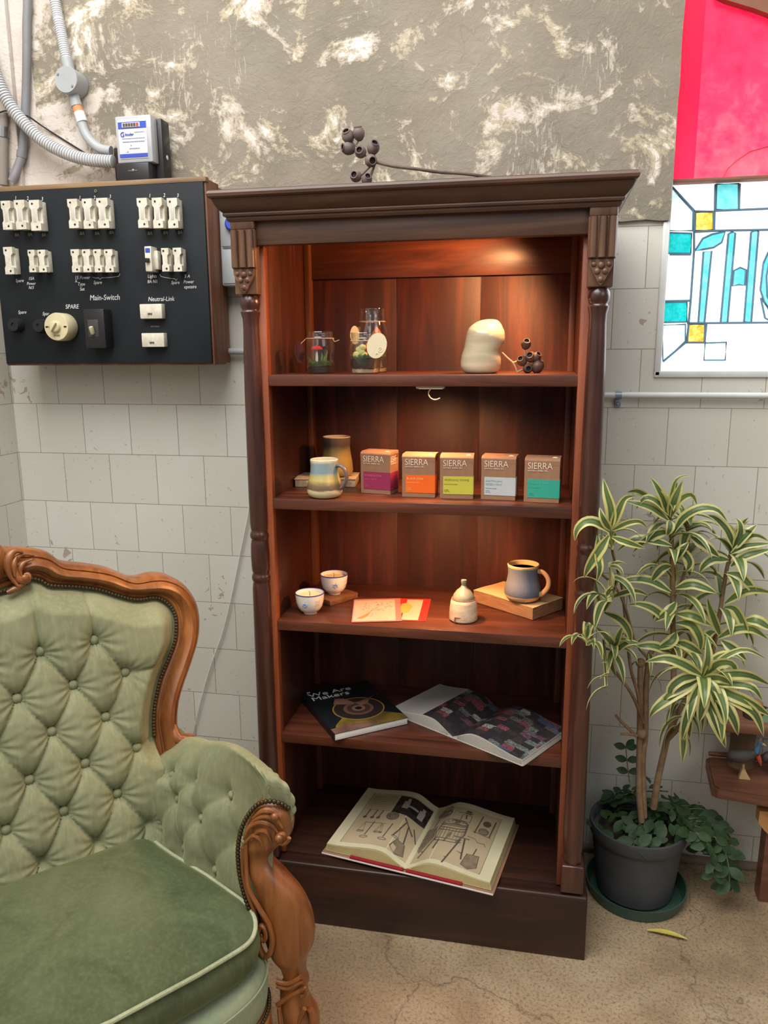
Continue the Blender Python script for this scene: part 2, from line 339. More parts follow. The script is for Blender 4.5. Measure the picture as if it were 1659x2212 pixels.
# ------------------------------------------------------------------ stained glass window
def glass_mat(name, c, c2=None, strength=1.0, sc=60):
    m, nt, b = newmat(name); P = coords(nt); c2 = c2 or c
    col = ramp(nt, noise_(nt, P, sc, 5, 0.7, 0.6), [(0.36, c), (0.62, c2)])
    nt.links.new(col, b.inputs['Emission Color']); b.inputs['Emission Strength'].default_value = strength
    nt.links.new(col, b.inputs['Base Color']); b.inputs['Roughness'].default_value = 0.2; return m
MG = dict(white=glass_mat('backlit_clear_glass', srgb(250, 253, 255), srgb(255, 255, 255), 1.15, 12),
          teal=glass_mat('backlit_teal_glass', srgb(0, 164, 168), srgb(40, 190, 190), 0.85), aqua=glass_mat('backlit_aqua_glass', srgb(70, 188, 204), srgb(120, 214, 224), 0.88, 25),
          pale=glass_mat('backlit_pale_green_glass', srgb(176, 226, 222), srgb(226, 246, 240), 1.0, 40), amber=glass_mat('backlit_amber_glass', srgb(236, 150, 30), srgb(255, 214, 110), 0.9, 60),
          tops=glass_mat('backlit_blue_green_glass', srgb(80, 196, 204), srgb(130, 218, 222), 0.9, 18))
YW = 0.075
def wn(a, b, y=YW): return at(1100 + a / 2.968, 340 + b / 2.968, Y=y)
M_lead_glare = pm('lead_came', srgb(96, 128, 150), 0.6)  # lead tinted blue-grey, with the window glare put into the colour
g = G(); g.box(1.0, 2.1, YW + .002, YW + .006, 1.412, 1.884); wroot = g.build('window_1', MG['white'], smooth=False, kind='structure', label='stained glass window with teal lettering, lower half')
panes = [('tops', [(1330, 172), (1470, 168), (1470, 335), (1325, 335)]), ('pale', [(1035, 196), (1180, 345), (1175, 470), (1025, 470)]), ('amber', [(1195, 352), (1308, 350), (1308, 465), (1192, 470)]),
 ('teal', [(1015, 482), (1170, 487), (1165, 615), (1010, 615)]), ('teal', [(985, 930), (1140, 925), (1140, 1055), (980, 1058)]), ('pale', [(980, 1075), (1130, 1070), (1130, 1180), (985, 1305)]),
 ('amber', [(1150, 1070), (1255, 1070), (1250, 1185), (1143, 1185)]), ('pale', [(1255, 1190), (1392, 1185), (1385, 1300), (1248, 1300)]),
 ('aqua', [(1190, 600), (1240, 520), (1300, 492), (1385, 475), (1362, 545), (1310, 578), (1240, 590)]), ('aqua', [(1245, 605), (1298, 600), (1252, 1058), (1212, 1058)]),
 ('aqua', [(1405, 490), (1428, 478), (1450, 485), (1400, 1055), (1355, 1058)]), ('aqua', [(1550, 480), (1575, 468), (1598, 475), (1552, 1055), (1505, 1052)]), ('aqua', [(1440, 725), (1480, 705), (1518, 720), (1510, 820), (1470, 815), (1430, 825)]),
 ('aqua', [(1700, 560), (1659, 610), (1628, 680), (1610, 850), (1635, 925), (1680, 1000), (1690, 960), (1655, 890), (1650, 760), (1668, 660), (1710, 600)]), ('pale', [(1612, 900), (1640, 935), (1700, 1020), (1690, 1055), (1640, 1030)])]
from mathutils.geometry import tessellate_polygon
lead = G()
for k, (c, pts) in enumerate(panes):
    g = G(); P = [wn(a, b, YW) for a, b in pts]; g.prism(P, (0, 0.0018, 0))
    g.build('glass_pane', MG[c], wroot, smooth=False)
    lead.tube(P, 0.0026, 6, closed=True)
lines = [[(1045, 190), (1185, 340), (1185, 600), (1163, 925), (1140, 1180), (985, 1310)], [(1185, 345), (1316, 345), (1322, 172)], [(1316, 345), (1314, 470)], [(1316, 342), (1475, 336), (1760, 324)], [(1185, 478), (1320, 470), (1400, 468), (1760, 462)],
 [(1140, 1062), (1265, 1062), (1760, 1058)], [(1265, 1062), (1252, 1190)], [(1130, 1187), (1262, 1187)], [(1478, 168), (1472, 336)], [(1028, 622), (1165, 622)], [(1000, 922), (1160, 918)]]
for l in lines: lead.tube([wn(a, b, YW) for a, b in l], 0.003, 6)
lead.build('lead_came', M_lead_glare, wroot)
# red upper light
def red_mat():
    m, nt, b = newmat('backlit_red_glass'); geo = N(nt, 'ShaderNodeNewGeometry'); P = geo.outputs['Position']; sp = N(nt, 'ShaderNodeSeparateXYZ'); nt.links.new(P, sp.inputs[0])
    n1 = noise_(nt, P, 17, 6, 0.65, 0.25); step = math_(nt, 'GREATER_THAN', sp.outputs['X'], 1.058)
    dn = math_(nt, 'MULTIPLY', math_(nt, 'MAXIMUM', math_(nt, 'SUBTRACT', 2.22, sp.outputs['Z']), 0), 0.75)
    s = math_(nt, 'ADD', math_(nt, 'MULTIPLY', math_(nt, 'MULTIPLY', n1, 0.55), math_(nt, 'ADD', 0.35, math_(nt, 'MULTIPLY', step, 0.9))), dn)
    c = ramp(nt, s, [(0.2, srgb(250, 0, 58)), (0.45, srgb(250, 44, 84)), (0.62, srgb(250, 86, 104)), (0.85, srgb(252, 126, 142))])
    nt.links.new(c, b.inputs['Emission Color']); b.inputs['Emission Strength'].default_value = 0.95; nt.links.new(c, b.inputs['Base Color']); b.inputs['Roughness'].default_value = 0.3; return m
M_archwood = pm('brown_timber', srgb(140, 92, 70), 0.6, srgb(120, 78, 58), 10)
g = G(); g.box(1.0, 2.1, .058, .063, 1.893, 2.75); red = g.build('window_2', red_mat(), smooth=False, kind='structure', label='red glass upper light')
g = G(); g.tube([at(a, b, Y=.056) for a, b in [(1559, 388), (1571, 365), (1590, 347), (1620, 327), (1659, 316), (1710, 312)]], .0012, 5); g.build('lead_came', pm('dark_red_line', srgb(196, 60, 72), .5), red)
g = G(); g.box(1.0, 2.1, .045, .08, 1.885, 1.893, .001); g.build('trim_2', M_archwood, kind='structure', label='thin brown transom')
g = G(); P = [at(a, b, Y=.03) for a, b in [(1545, -12), (1570, 0), (1600, 9), (1630, 18), (1659, 29), (1700, 48)]]
g.prism([tuple(p) for p in P] + [(2.1, .03, P[-1].z - .1), (2.1, .03, 2.75), (P[0].x, .03, 2.75)], (0, .025, 0)); g.build('trim_3', M_archwood, kind='structure', label='curved brown window head')

# ------------------------------------------------------------------ pipes and cables on the wall
def corrugated(g, path, r, pitch=0.0062, amp=0.12, n=14):
    L = sum((path[i + 1] - path[i]).length for i in range(len(path) - 1)); k = int(L / pitch) * 4
    P = resample(path, k + 1); g.tube(P, [r * (1 + (-amp * 1.6 if (i % 4) == 0 else amp * .6)) for i in range(k + 1)], n)
M_condw = pm('white_corrugated_plastic', srgb(206, 208, 210), 0.4)
g = G(); P = smooth_path([Vector((-.88, -.05, 2.97))] + [at(a, b, Y=y) for a, b, y in [(-60, -40, -.06), (-30, 90, -.06), (-8, 165, -.06), (15, 215, -.06), (45, 258, -.06), (90, 302, -.06), (140, 330, -.06), (190, 345, -.06), (246, 349, -.06)]], 8)
corrugated(g, P, .0155, .0078, .16, 16); g.build('corrugated_conduit', M_condw, label='thick white corrugated conduit curving down to the electricity meter', cat='conduit')
jb = thing('junction_box', at(160, 182, Y=-.005), 'round grey junction box with corrugated conduit above, on the rough wall', 'junction box')
c0 = at(168, 186, Y=-.014); 
g = G(); g.lathe([(.033, 0), (.034, .004), (.034, .052)], c0, 40, Matrix.Rotation(pi / 2, 4, 'X')); g.build('body', M_grey, jb)
g = G(); g.lathe([(.0342, .052), (.0346, .055), (.033, .058)], c0, 40, Matrix.Rotation(pi / 2, 4, 'X')); lid = g.build('lid', M_grey, jb)
for dx, dz in ((-.022, .014), (.018, -.018)): g = G(); g.lathe([(.004, .058), (.003, .060)], c0 + Vector((dx, 0, dz)), 12, Matrix.Rotation(pi / 2, 4, 'X')); g.build('screw', M_greyd, lid)
cc = c0 + Vector((0, -.028, 0))
top = at(116, -14, Y=-.03); d0 = (top - cc); 
g = G(); corrugated(g, smooth_path([top + (top - at(128, 50, Y=-.030)) * 6.2, top, at(128, 50, Y=-.035), at(139, 105, Y=-.04), at(144, 128, Y=-.042)], 8), .0135, .0058, .07); g.build('conduit', M_condw, jb)
g = G(); g.tube([at(143, 126, Y=-.042), at(151, 158, Y=-.042)], .0152, 18); g.build('sleeve', M_grey, jb); g = G(); g.tube([at(158, 203, Y=-.042), at(166, 230, Y=-.042)], .0148, 18); g.build('sleeve', M_grey, jb)
g = G(); g.tube([at(166, 229, Y=-.042), at(171, 244, Y=-.042)], .0132, 18); g.build('band', pm('orange_tape', srgb(224, 150, 104), .6), jb)
g = G(); g.tube([at(171, 243, Y=-.042), at(178, 264, Y=-.042)], .0146, 18); g.build('sticker', M_paper, jb)
g = G(); g.tube(smooth_path([at(176, 262, Y=-.042), at(183, 285, Y=-.042), at(197, 306, Y=-.042), at(216, 321, Y=-.042), at(240, 326, Y=-.042)], 6), .0128, 16); g.build('bend', M_grey, jb)
g = G(); P = smooth_path([Vector((at(56, -60, Y=-.026).x, -.026, 2.97))] + [at(a, b, Y=y) for a, b, y in [(56, -60, -.026), (58, 60, -.026), (57, 180, -.026), (52, 290, -.026), (47, 335, -.028), (38, 362, -.036), (31, 380, -.045), (26, 392, -.048)]], 6)
g.tube(P, .0118, 16); g.tube([at(47.5, 326, Y=-.028), at(46, 340, Y=-.028)], .0138, 16); g.build('grey_vertical_pipe', M_greyd, label='dark grey pipe running down the wall into the switchboard', cat='pipe')
g = G(); g.tube([at(4, 243, Y=-.048), at(5, 300, Y=-.048), at(6, 400, Y=-.048)], .0155, 16); pp = g.build('brown_grey_pipe', pm('dusty_pipe', srgb(146, 138, 128), .6), label='dusty brown pipe in the corner held by a metal clip', cat='pipe')
g = G(); g.tube([at(5, 274, Y=-.048), at(5, 297, Y=-.048)], .0175, 16); g.build('clip', M_steel, pp)
g = G(); P0 = at(22, 120, Y=-.02); g.box(XL + .001, at(18, 100, Y=-.03).x, -.03, -.0125, 1.925, 3.0, .003); g.build('painted_timber_strip', M_plaster, label='flaking white timber strip in the left corner', cat='timber strip')
g = G(); g.tube(smooth_path([at(a, b, Y=y) for a, b, y in [(-30, 262, -.07), (0, 243, -.07), (20, 240, -.06), (56, 250, -.041), (64, 253, -.0395), (100, 278, -.018), (170, 322, -.016), (215, 350, -.016)]], 6), .0022, 8); g.build('black_cable', pm('black_rubber', srgb(40, 30, 30), .5), label='thin black cable crossing behind the corrugated conduit', cat='cable')
g = G(); g.tube([(-.215, -.02, 1.472), (.06, -.02, 1.472)], .0095, 14); g.build('short_grey_pipe', M_grey, label='short grey pipe between switchboard and bookcase', cat='pipe')
g = G(); g.tube([(.80, -.017, 1.3525), (3.2, -.017, 1.3525)], .0082, 16); wp = g.build('white_wall_pipe', M_trimtile, label='white pipe running along the tiles below the window', cat='pipe')
g = G(); p = at(1337, 850, Y=-.026); g.tube([(p.x - .008, -.017, 1.3525), (p.x + .008, -.017, 1.3525)], .0096, 14); g.box(p.x - .008, p.x + .008, -.010, -.0005, 1.322, 1.349, .002); g.lathe([(.0055, 0), (.003, .004)], (p.x, -.010, 1.330), 12, Matrix.Rotation(pi / 2, 4, 'X')); g.build('clip', pm('dull_clip', srgb(150, 162, 176), .4, metal=.5), wp)
g = G(); g.tube(smooth_path([Vector((.10, -.010, 1.40))] + [at(a, b, Y=-.010) for a, b in [(560, 960), (536, 1110), (520, 1190), (500, 1290), (480, 1370), (460, 1425), (440, 1490), (418, 1580), (405, 1640), (398, 1700)]], 6), .0024, 8); g.build('white_cable', M_white, label='thin white cable hanging down the tiles beside the bookcase', cat='cable')

# ------------------------------------------------------------------ electricity meter
em = thing('electricity_meter', at(290, 388, Y=-.03), 'electricity meter with clear cover and blue and white dial plate, above the switchboard', 'electricity meter')
g = G(); g.box(-.497, -.335, -.026, -.0125, 1.925, 2.03, .002); g.build('backboard', pm('dark_stained_board', srgb(52, 36, 32), .6), em)
g = G(); g.box(-.4415, -.325, -.075, -.027, 1.90, 2.085, .005); g.build('base', M_black, em)
g = G(); g.box(-.4415, -.346, -.122, -.075, 1.905, 1.966, .004); g.build('terminal_cover', M_black, em)
g = G(); g.box(-.395, -.388, -.1235, -.121, 1.943, 1.950, .001); g.box(-.405, -.379, -.1228, -.1215, 1.9455, 1.9475); g.build('screw', M_steel, em)
g = G(); g.box(-.4395, -.337, -.112, -.076, 1.968, 2.085, .004); mt = g.build('cover', pm('clear_polycarbonate', srgb(186, 188, 192), .15, coat=.5), em)
g = G(); g.box(-.431, -.349, -.1135, -.1122, 1.978, 2.075, .002); dp = g.build('dial_plate', M_paper, em)
g = G(); g.box(-.430, -.350, -.1150, -.1137, 2.053, 2.069); g.box(-.430, -.350, -.1150, -.1137, 1.981, 1.990); text_geo(g, 'G', (-.426, -.115, 2.033), .017, shear=.1); text_geo(g, 'kosler', (-.412, -.115, 2.035), .010, shear=.2); g.build('blue_print', M_blue, dp, smooth=False)
g = G(); g.box(-.418, -.367, -.1162, -.1151, 2.0555, 2.0665); g.build('counter_frame', M_paper, dp)
g = G(); [g.box(-.415 + i * .0075, -.409 + i * .0075, -.1172, -.1163, 2.057, 2.065) for i in range(5)]; g.build('counter_digits', pm('counter_dark', srgb(84, 74, 70), .5), dp)
g = G(); g.box(-.3775, -.370, -.1172, -.1163, 2.057, 2.065); g.build('counter_digit_red', pm('counter_red', srgb(176, 84, 78), .5), dp)
g = G()
for z, a, b in ((2.042, -.385, -.356), (2.027, -.421, -.356), (2.019, -.420, -.357), (2.010, -.398, -.394), (2.002, -.401, -.372), (1.994, -.409, -.405)):
    k = 0; random.seed(int(z * 1000))
    while a < b: w = random.uniform(.0015, .0055); g.box(a, min(a + w, b), -.1143, -.1137, z, z + .0020); a += w + .0012
g.build('small_print', pm('grey_blue_print', srgb(130, 140, 178), .6), dp)
g = G(); g.ball((-.3245, -.052, 1.990), .006, 8, sx=.2); g.build('seal', M_paper, em)

# ------------------------------------------------------------------ switchboard
X0, X1, Z0, Z1, YF = -.812, -.180, 1.437, 1.914, -.150
sb = thing('switchboard', (-.5, 0, Z0), 'old black fuse board in a wooden box with white porcelain fuses and hand-painted words', 'switchboard')
g = G(); g.box(X0, X1 + .004, YF + .004, -.062, Z0, Z1, .003); g.box(X0, X1 - .004, -.060, -.013, Z0 + .004, Z1 - .004, .003); g.build('box', M_boardwood, sb)
g = G(); g.box(X0, X1 + .006, YF - .001, YF + .02, Z1 - .010, Z1 + .003, .002); g.box(X0 - .03, X1 - .05, -.12, -.02, Z1 + .003, Z1 + .006); g.build('top_strip', wood('pale_strip_wood', DK(120, 94, 68), DK(156, 126, 92), DK(180, 152, 118), 'x', .6, 0), sb)
g = G(); g.box(X0 + .005, X1 - .001, YF - .004, YF + .006, Z0 + .005, Z1 - .011, .001); g.build('panel', M_blackpanel, sb)
YP = YF - .004
def fp(a, b, y=YP): return at(a / 2.9625, 370 + b / 2.9625, Y=y)
def fuse(x0, x1, y0, y1, waist=.24, dep=.034, slot=True):
    a = fp(x0, y0, YP - dep); b = fp(x1, y1, YP - dep); xa, xb, zt, zb = a.x, b.x, a.z, b.z; w = xb - xa; h = zt - zb
    g = G(); g.box(xa + .001, xb - .001, YP - dep * .62, YP, zb + .0015, zt - .0015, .002); bs = g.build('fuse_holder', M_porc, sb)
    pr = [(0, 0), (1, 0), (1, .24), (1 - waist, .32), (1 - waist, .68), (1, .76), (1, 1), (0, 1), (0, .76), (waist * .6, .68), (waist * .6, .32), (0, .24)]
    g = G(); g.prism([(xa + w * p, YP - dep, zb + h * q) for p, q in pr], (0, dep * .42, 0)); cr = g.build('fuse_carrier', M_porc, bs, smooth=False)
    if slot: g = G(); g.box(xa + w * .32, xa + w * .62, YP - dep - .0006, YP - dep + .001, zb + h * .27, zb + h * .74, .0005); g.build('slot', pm('slot_shade', srgb(205, 202, 192), .4) if 'slot_shade' not in MATS else MATS['slot_shade'], bs)
    for q in (.12, .88): g = G(); g.lathe([(.0028, 0), (.0026, .0008)], (xa + w * (.62 if q < .5 else .3), YP - dep, zb + h * q), 12, Matrix.Rotation(pi / 2, 4, 'X')); g.build('screw', M_black, bs)
for x0, x1, y0, y1 in [(2, 80, 190, 372), (86, 170, 185, 370), (183, 265, 185, 378), (428, 505, 178, 362), (522, 600, 176, 365), (614, 700, 172, 362), (873, 950, 172, 360), (970, 1045, 170, 362), (1066, 1142, 172, 362)]: fuse(x0, x1, y0, y1)
for x0, x1, y0, y1 in [(18, 92, 485, 658), (175, 232, 503, 645), (238, 300, 503, 645), (450, 515, 500, 645), (523, 586, 500, 645), (595, 655, 500, 645), (664, 728, 500, 645), (1030, 1085, 492, 640), (1104, 1166, 490, 640)]: fuse(x0, x1, y0, y1, .2, .032, False)
g = G(); a = fp(922, 480, YP - .036); b = fp(975, 640, YP - .036); g.box(a.x, b.x, YP - .036, YP, b.z, a.z, .0015); br = g.build('circuit_breaker', M_porc, sb)
g = G(); g.box(a.x + .003, b.x - .003, YP - .0367, YP - .035, a.z - .016, a.z - .005); g.build('label', M_blue, br)
g = G(); g.box(a.x + .004, b.x - .005, YP - .044, YP - .035, b.z + .022, b.z + .033, .001); g.build('toggle', M_black, br)
g = G(); c = fp(1002, 570, YP - .012); g.box(c.x - .006, c.x + .008, YP - .02, YP, c.z - .024, c.z + .024, .002); g.build('fuse_holder', M_porc, sb)
RX = Matrix.Rotation(pi / 2, 4, 'X')
for cx, cy in ((112, 985), (272, 990)):
    c = fp(cx + 8, cy, YP); g = G(); g.lathe([(.020, 0), (.0195, .020), (.0165, .026), (.006, .026), (.005, .023)], (c.x, YP, c.z), 28, RX); g.build('round_fuse_cap', M_black, sb)
c = fp(432, 998, YP); cz = (c.x - .002, YP, c.z); g = G(); g.lathe([(.034, 0), (.0375, .006), (.0378, .044), (.0355, .050), (.02, .0515)], cz, 48, RX); rs = g.build('rotary_switch', M_cream, sb)
g = G(); g.lathe([(.016, .0515), (.0145, .060), (.012, .062)], cz, 28, RX); g.T = Matrix.Translation(Vector(cz) + Vector((0, -.064, 0))) @ Matrix.Rotation(R_(35), 4, 'Y'); g.box(-.004, .004, -.006, .004, -.014, .014, .0015); g.build('knob', M_cream, rs)
for s in (-1, 1): g = G(); g.box(cz[0] + s * .0275 - .004, cz[0] + s * .0275 + .004, YP - .052, YP - .050, cz[2] - .002, cz[2] + .002, .0008); g.build('screw', M_black, rs)
g = G(); g.box(cz[0] - .021, cz[0] - .015, YP - .0525, YP - .0505, cz[2] - .003, cz[2] + .002); g.build('red_mark', pm('red_mark', srgb(150, 50, 50), .5), rs)
g = G(); text_geo(g, '30 AMP', (cz[0] - .009, YP - .0521, cz[2] - .025), .006); g.build('moulded_print', pm('cream_print', srgb(170, 155, 120), .6), rs)
a = fp(530, 882, YP - .042); b = fp(680, 1132, YP - .042); g = G(); g.box(a.x, b.x, YP - .042, YP, b.z, a.z, .003); ms = g.build('main_switch', M_black, sb)
g = G(); g.box(a.x + .011, b.x - .018, YP - .0432, YP - .0415, b.z + .030, a.z - .028, .001); g.build('switch_plate', pm('grey_black_plate', srgb(66, 64, 62), .5), ms)
g = G(); p = fp(590, 1020, YP - .05); g.T = Matrix.Translation(p) @ Matrix.Rotation(R_(25), 4, 'X'); g.box(-.0045, .0045, -.006, .004, -.009, .012, .0015); g.build('toggle', pm('yellowed_ivory', srgb(206, 200, 160), .4), ms)
for x0, x1, y0, y1 in ((891, 1038, 850, 942), (903, 1052, 1036, 1124)):
    a = fp(x0, y0, YP - .022); b = fp(x1, y1, YP - .022); g = G(); g.box(a.x, b.x, YP - .022, YP, b.z, a.z, .002); nl = g.build('neutral_link', M_porc, sb)
    m_ = (a + b) / 2
    for dx in (-.006, .001): g = G(); g.ball((m_.x + dx, YP - .023, m_.z - .006), .0032, 8); g.build('screw', M_steel, nl)
g = G()
for s, x, y, sz, sh in [('1', 95, 182, .013, .2), ('2', 172, 184, .013, .2), ('3', 265, 188, .013, .2), ('1', 505, 180, .013, .2), ('2', 600, 178, .012, .2), ('3', 700, 172, .012, .2), ('1', 952, 168, .013, .2), ('2', 1045, 165, .013, .2), ('3', 1132, 165, .012, .2),
    ('Spare', 100, 710, .0125, .3), ('15A', 182, 696, .012, .3), ('Power', 172, 728, .0115, .3), ('N/3', 184, 754, .0115, .3), ('15 Power', 478, 692, .013, .3), ('A', 482, 712, .011, 0), ('Type', 498, 732, .0125, .2), ('Set', 512, 764, .0125, .2), ('Spare', 598, 722, .0125, .3),
    ('Lights', 945, 682, .0125, .2), ('8A N1', 945, 716, .012, .1), ('Spare', 1095, 722, .012, .3), ('5 A', 1180, 682, .012, .3), ('Power', 1174, 718, .0125, .2), ('upstairs', 1178, 750, .0125, .2),
    ('Spare', 116, 912, .013, .3), ('Spar', 272, 922, .013, .3), ('SPARE', 420, 880, .0165, .15), ('Main-Switch', 575, 826, .0205, .15), ('Neutral-Link', 948, 832, .0165, .2)]:
    p = fp(x, y, YP); text_geo(g, s, (p.x, YP - .0006, p.z), sz, depth=.0003, shear=sh, sx=.9)
g.tube([fp(a, b, YP - .0004) for a, b in ((592, 678), (612, 684), (632, 682), (640, 692), (650, 682), (700, 680), (760, 672), (768, 656))], .0006, 5)
g.tube([fp(a, b, YP - .0004) for a, b in ((1022, 660), (1032, 674), (1080, 684), (1118, 688), (1128, 700), (1134, 688))], .0006, 5)
g.build('hand_painted_lettering', M_chalk, sb, smooth=False)
g = G()
for x, y, s in [(95, 418, '8A'), (180, 415, '8A'), (268, 418, '8A'), (512, 408, '8A'), (608, 408, '8A'), (700, 402, '8A'), (945, 408, '8A'), (1045, 404, '8A'), (1138, 402, '8A'), (965, 998, 'NEUTRALS')]:
    p = fp(x, y, YP); text_geo(g, s, (p.x, YP - .0006, p.z), .0125 if s == '8A' else .006, depth=.0003, shear=.2, sx=.9)
g.build('faded_lettering', M_chalk2, sb, smooth=False)
g = G(); p = fp(614, 127, YP); g.tube([p + Vector((math.cos(t) * .0028, -.002, math.sin(t) * .0032)) for t in [i * pi / 6 for i in range(12)]], .0008, 6, closed=True); g.build('eyelet', pm('eyelet_brass', srgb(190, 176, 120), .4, metal=.5), sb)

# grey enclosure behind the bookcase
ge = thing('grey_socket_box', (-.12, 0, 1.645), 'grey plastic socket enclosure half hidden behind the bookcase cornice', 'socket box')
g = G(); g.box(-.176, -.07, -.072, -.013, 1.648, 1.858, .006); g.build('housing', M_grey, ge)
g = G(); g.box(-.170, -.08, -.0745, -.072, 1.752, 1.848, .002); g.box(-.170, -.08, -.0745, -.072, 1.655, 1.744, .002); g.build('cover_plate', M_grey, ge)
g = G(); g.lathe([(.021, 0), (.020, .012), (.014, .018)], (-.134, -.074, 1.808), 24, RX); g.build('blue_cap', M_blue, ge)
g = G(); g.box(-.166, -.156, -.0752, -.0744, 1.840, 1.845); g.box(-.166, -.09, -.0752, -.0744, 1.7465, 1.7485); g.build('print', M_black, ge)
# ------------------------------------------------------------------ bookcase
BW, BF, BB = 0.846, -0.456, -0.070
bc = thing('bookcase', (BW / 2, -.26, 0), 'tall dark mahogany bookcase with turned columns, carved brackets and moulded cornice', 'bookcase')
g = G(); g.box(0, BW, BF, BF + .022, 0, .166, .003); g.box(0, .02, BF + .02, BB, 0, .166, .003); g.box(BW - .02, BW, BF + .02, BB, 0, .166, .003); g.box(.0, BW, BF - .001, BF + .04, .160, .174, .006, 3); g.build('plinth', M_plinth, bc)
g = G(); g.box(.02, .826, BF + .035, BB, .150, .182, .002); g.build('bottom_shelf', M_plinth, bc)
for k, x in enumerate((.046, BW - .0735)):
    g = G(); g.box(x, x + .0275, BF + .030, BB, .18, 1.76, .002); g.box(x - (.02 if k == 0 else -.006), x + (.0215 if k == 0 else .0475), BF + .050, BF + .09, .18, 1.76, .003); g.build('side_panel', M_side, bc)
    g = G(); g.box(.0465 if k == 0 else .7715, .0745 if k == 0 else .7995, BF + .0285, BF + .052, .1805, 1.7015, .002); g.build('stile', M_stile_lamplit, bc)
g = G()
for x0, x1 in ((.074, .3145), (.3175, .5345), (.5375, .774)): g.box(x0, x1, -.089, -.076, .18, 1.745, .0010)
g.build('back_panel', M_back, bc)
g = G(); g.box(.074, .774, -.0885, -.0715, .18, 1.745); g.build('backing_sheet', M_plinth, bc)
g = G(); g.box(.0735, .773, -.099, -.0885, 1.657, 1.746, .002); g.build('back_rail', M_shelf, bc)
for x0, x1 in ((.0735, .089), (.757, .7725)):
    g = G(); g.box(x0, x1, -.122, -.0885, .182, 1.745, .002); g.build('corner_batten', M_batten, bc)
SH = (1.4191, 1.1279, .8224, .5203)
for z in SH:
    g = G(); g.box(.0736, .7724, BF + .029, -.0905, z - .026, z, .0022); g.build('shelf', M_shelf, bc)
g = G(); g.box(.05, .80, BF + .035, BB, 1.745, 1.765, .002); g.build('top_board', M_shelf, bc)
g = G(); g.box(.060, .786, BF + .006, BF + .030, 1.7025, 1.766, .0025); g.build('frieze', M_frieze, bc)
prof = [(.000, 1.752), (.003, 1.752), (.006, 1.757), (.006, 1.760), (.012, 1.762), (.013, 1.766), (.012, 1.769), (.018, 1.773), (.026, 1.781), (.031, 1.789), (.033, 1.795), (.038, 1.796), (.042, 1.799), (.043, 1.805), (.040, 1.8105), (.036, 1.8125)]
g = G(); vs = []; fs = []
for o, z in prof:
    ox = o * .78; vs += [(.010 - ox, BB, z), (.010 - ox, BF - .006 - o, z), (.836 + ox, BF - .006 - o, z), (.836 + ox, BB, z)]
for j in range(len(prof) - 1):
    for i in range(3): fs.append((j * 4 + i, j * 4 + i + 1, j * 4 + 4 + i + 1, j * 4 + 4 + i))
    fs.append((j * 4 + 3, j * 4, j * 4 + 4, j * 4 + 7))
L4 = (len(prof) - 1) * 4; fs.append((L4, L4 + 1, L4 + 2, L4 + 3)); fs.append((3, 2, 1, 0)); g.add(vs, fs); g.build('cornice', M_frieze, bc, sharp=25)
colprof = [(.021, .252), (.0225, .258), (.023, .266), (.021, .274), (.0215, .282), (.0238, .30), (.0245, .36), (.0242, .50), (.0235, .65), (.0228, .80), (.0222, .905), (.0205, .918), (.0195, .922), (.0222, .926), (.0232, .932), (.0222, .938), (.0195, .942), (.0205, .946), (.0222, .955), (.0232, .985), (.0222, 1.015), (.0205, 1.024), (.0195, 1.028), (.0222, 1.032), (.0232, 1.038), (.0222, 1.044), (.0195, 1.048),
           (.0205, 1.053), (.0220, 1.065), (.0225, 1.12), (.0222, 1.25), (.0212, 1.38), (.0195, 1.48), (.0180, 1.525), (.0185, 1.545), (.0215, 1.556), (.0222, 1.560), (.0190, 1.563), (.0185, 1.566), (.0215, 1.571), (.0232, 1.580), (.0218, 1.590), (.0175, 1.596), (.0170, 1.602)]
for cx in (.0385, .8075):
    cy = BF + .027
    g = G(); g.lathe(colprof, (cx, cy, 0), 36); g.box(cx - .027, cx + .027, cy - .026, cy + .020, .180, .254, .004); g.build('column', M_post, bc, sharp=50)
    g = G(); g.box(cx - .026, cx + .026, cy - .024, cy + .022, 1.598, 1.765, .003); g.box(cx - .028, cx + .028, cy - .034, cy - .02, 1.735, 1.765, .004); g.box(cx - .029, cx + .029, cy - .033, cy - .018, 1.652, 1.737, .005)
    for k in range(3): g.tube([(cx - .0185 + k * .0185, cy - .034, 1.655), (cx - .0185 + k * .0185, cy - .034, 1.734)], .0082, 12)
    pl = [(-.024, 1.652), (.024, 1.652), (.024, 1.640), (.014, 1.622), (.006, 1.607), (0, 1.600), (-.006, 1.607), (-.014, 1.622), (-.024, 1.640)]
    g.prism([(cx + x, cy - .033, z) for x, z in pl], (0, .016, 0)); 
    for x, z, r in ((0, 1.612, .007), (-.008, 1.628, .007), (.008, 1.628, .007), (-.015, 1.642, .006), (.015, 1.642, .006), (0, 1.640, .008)): g.ball((cx + x, cy - .032, z), r, 8, sy=.8)
    g.build('carved_bracket', wood('bracket_wood' + str(cx), DK(72, 46, 32), DK(104, 72, 50), DK(136, 100, 72), 'z', .45, .1), bc)

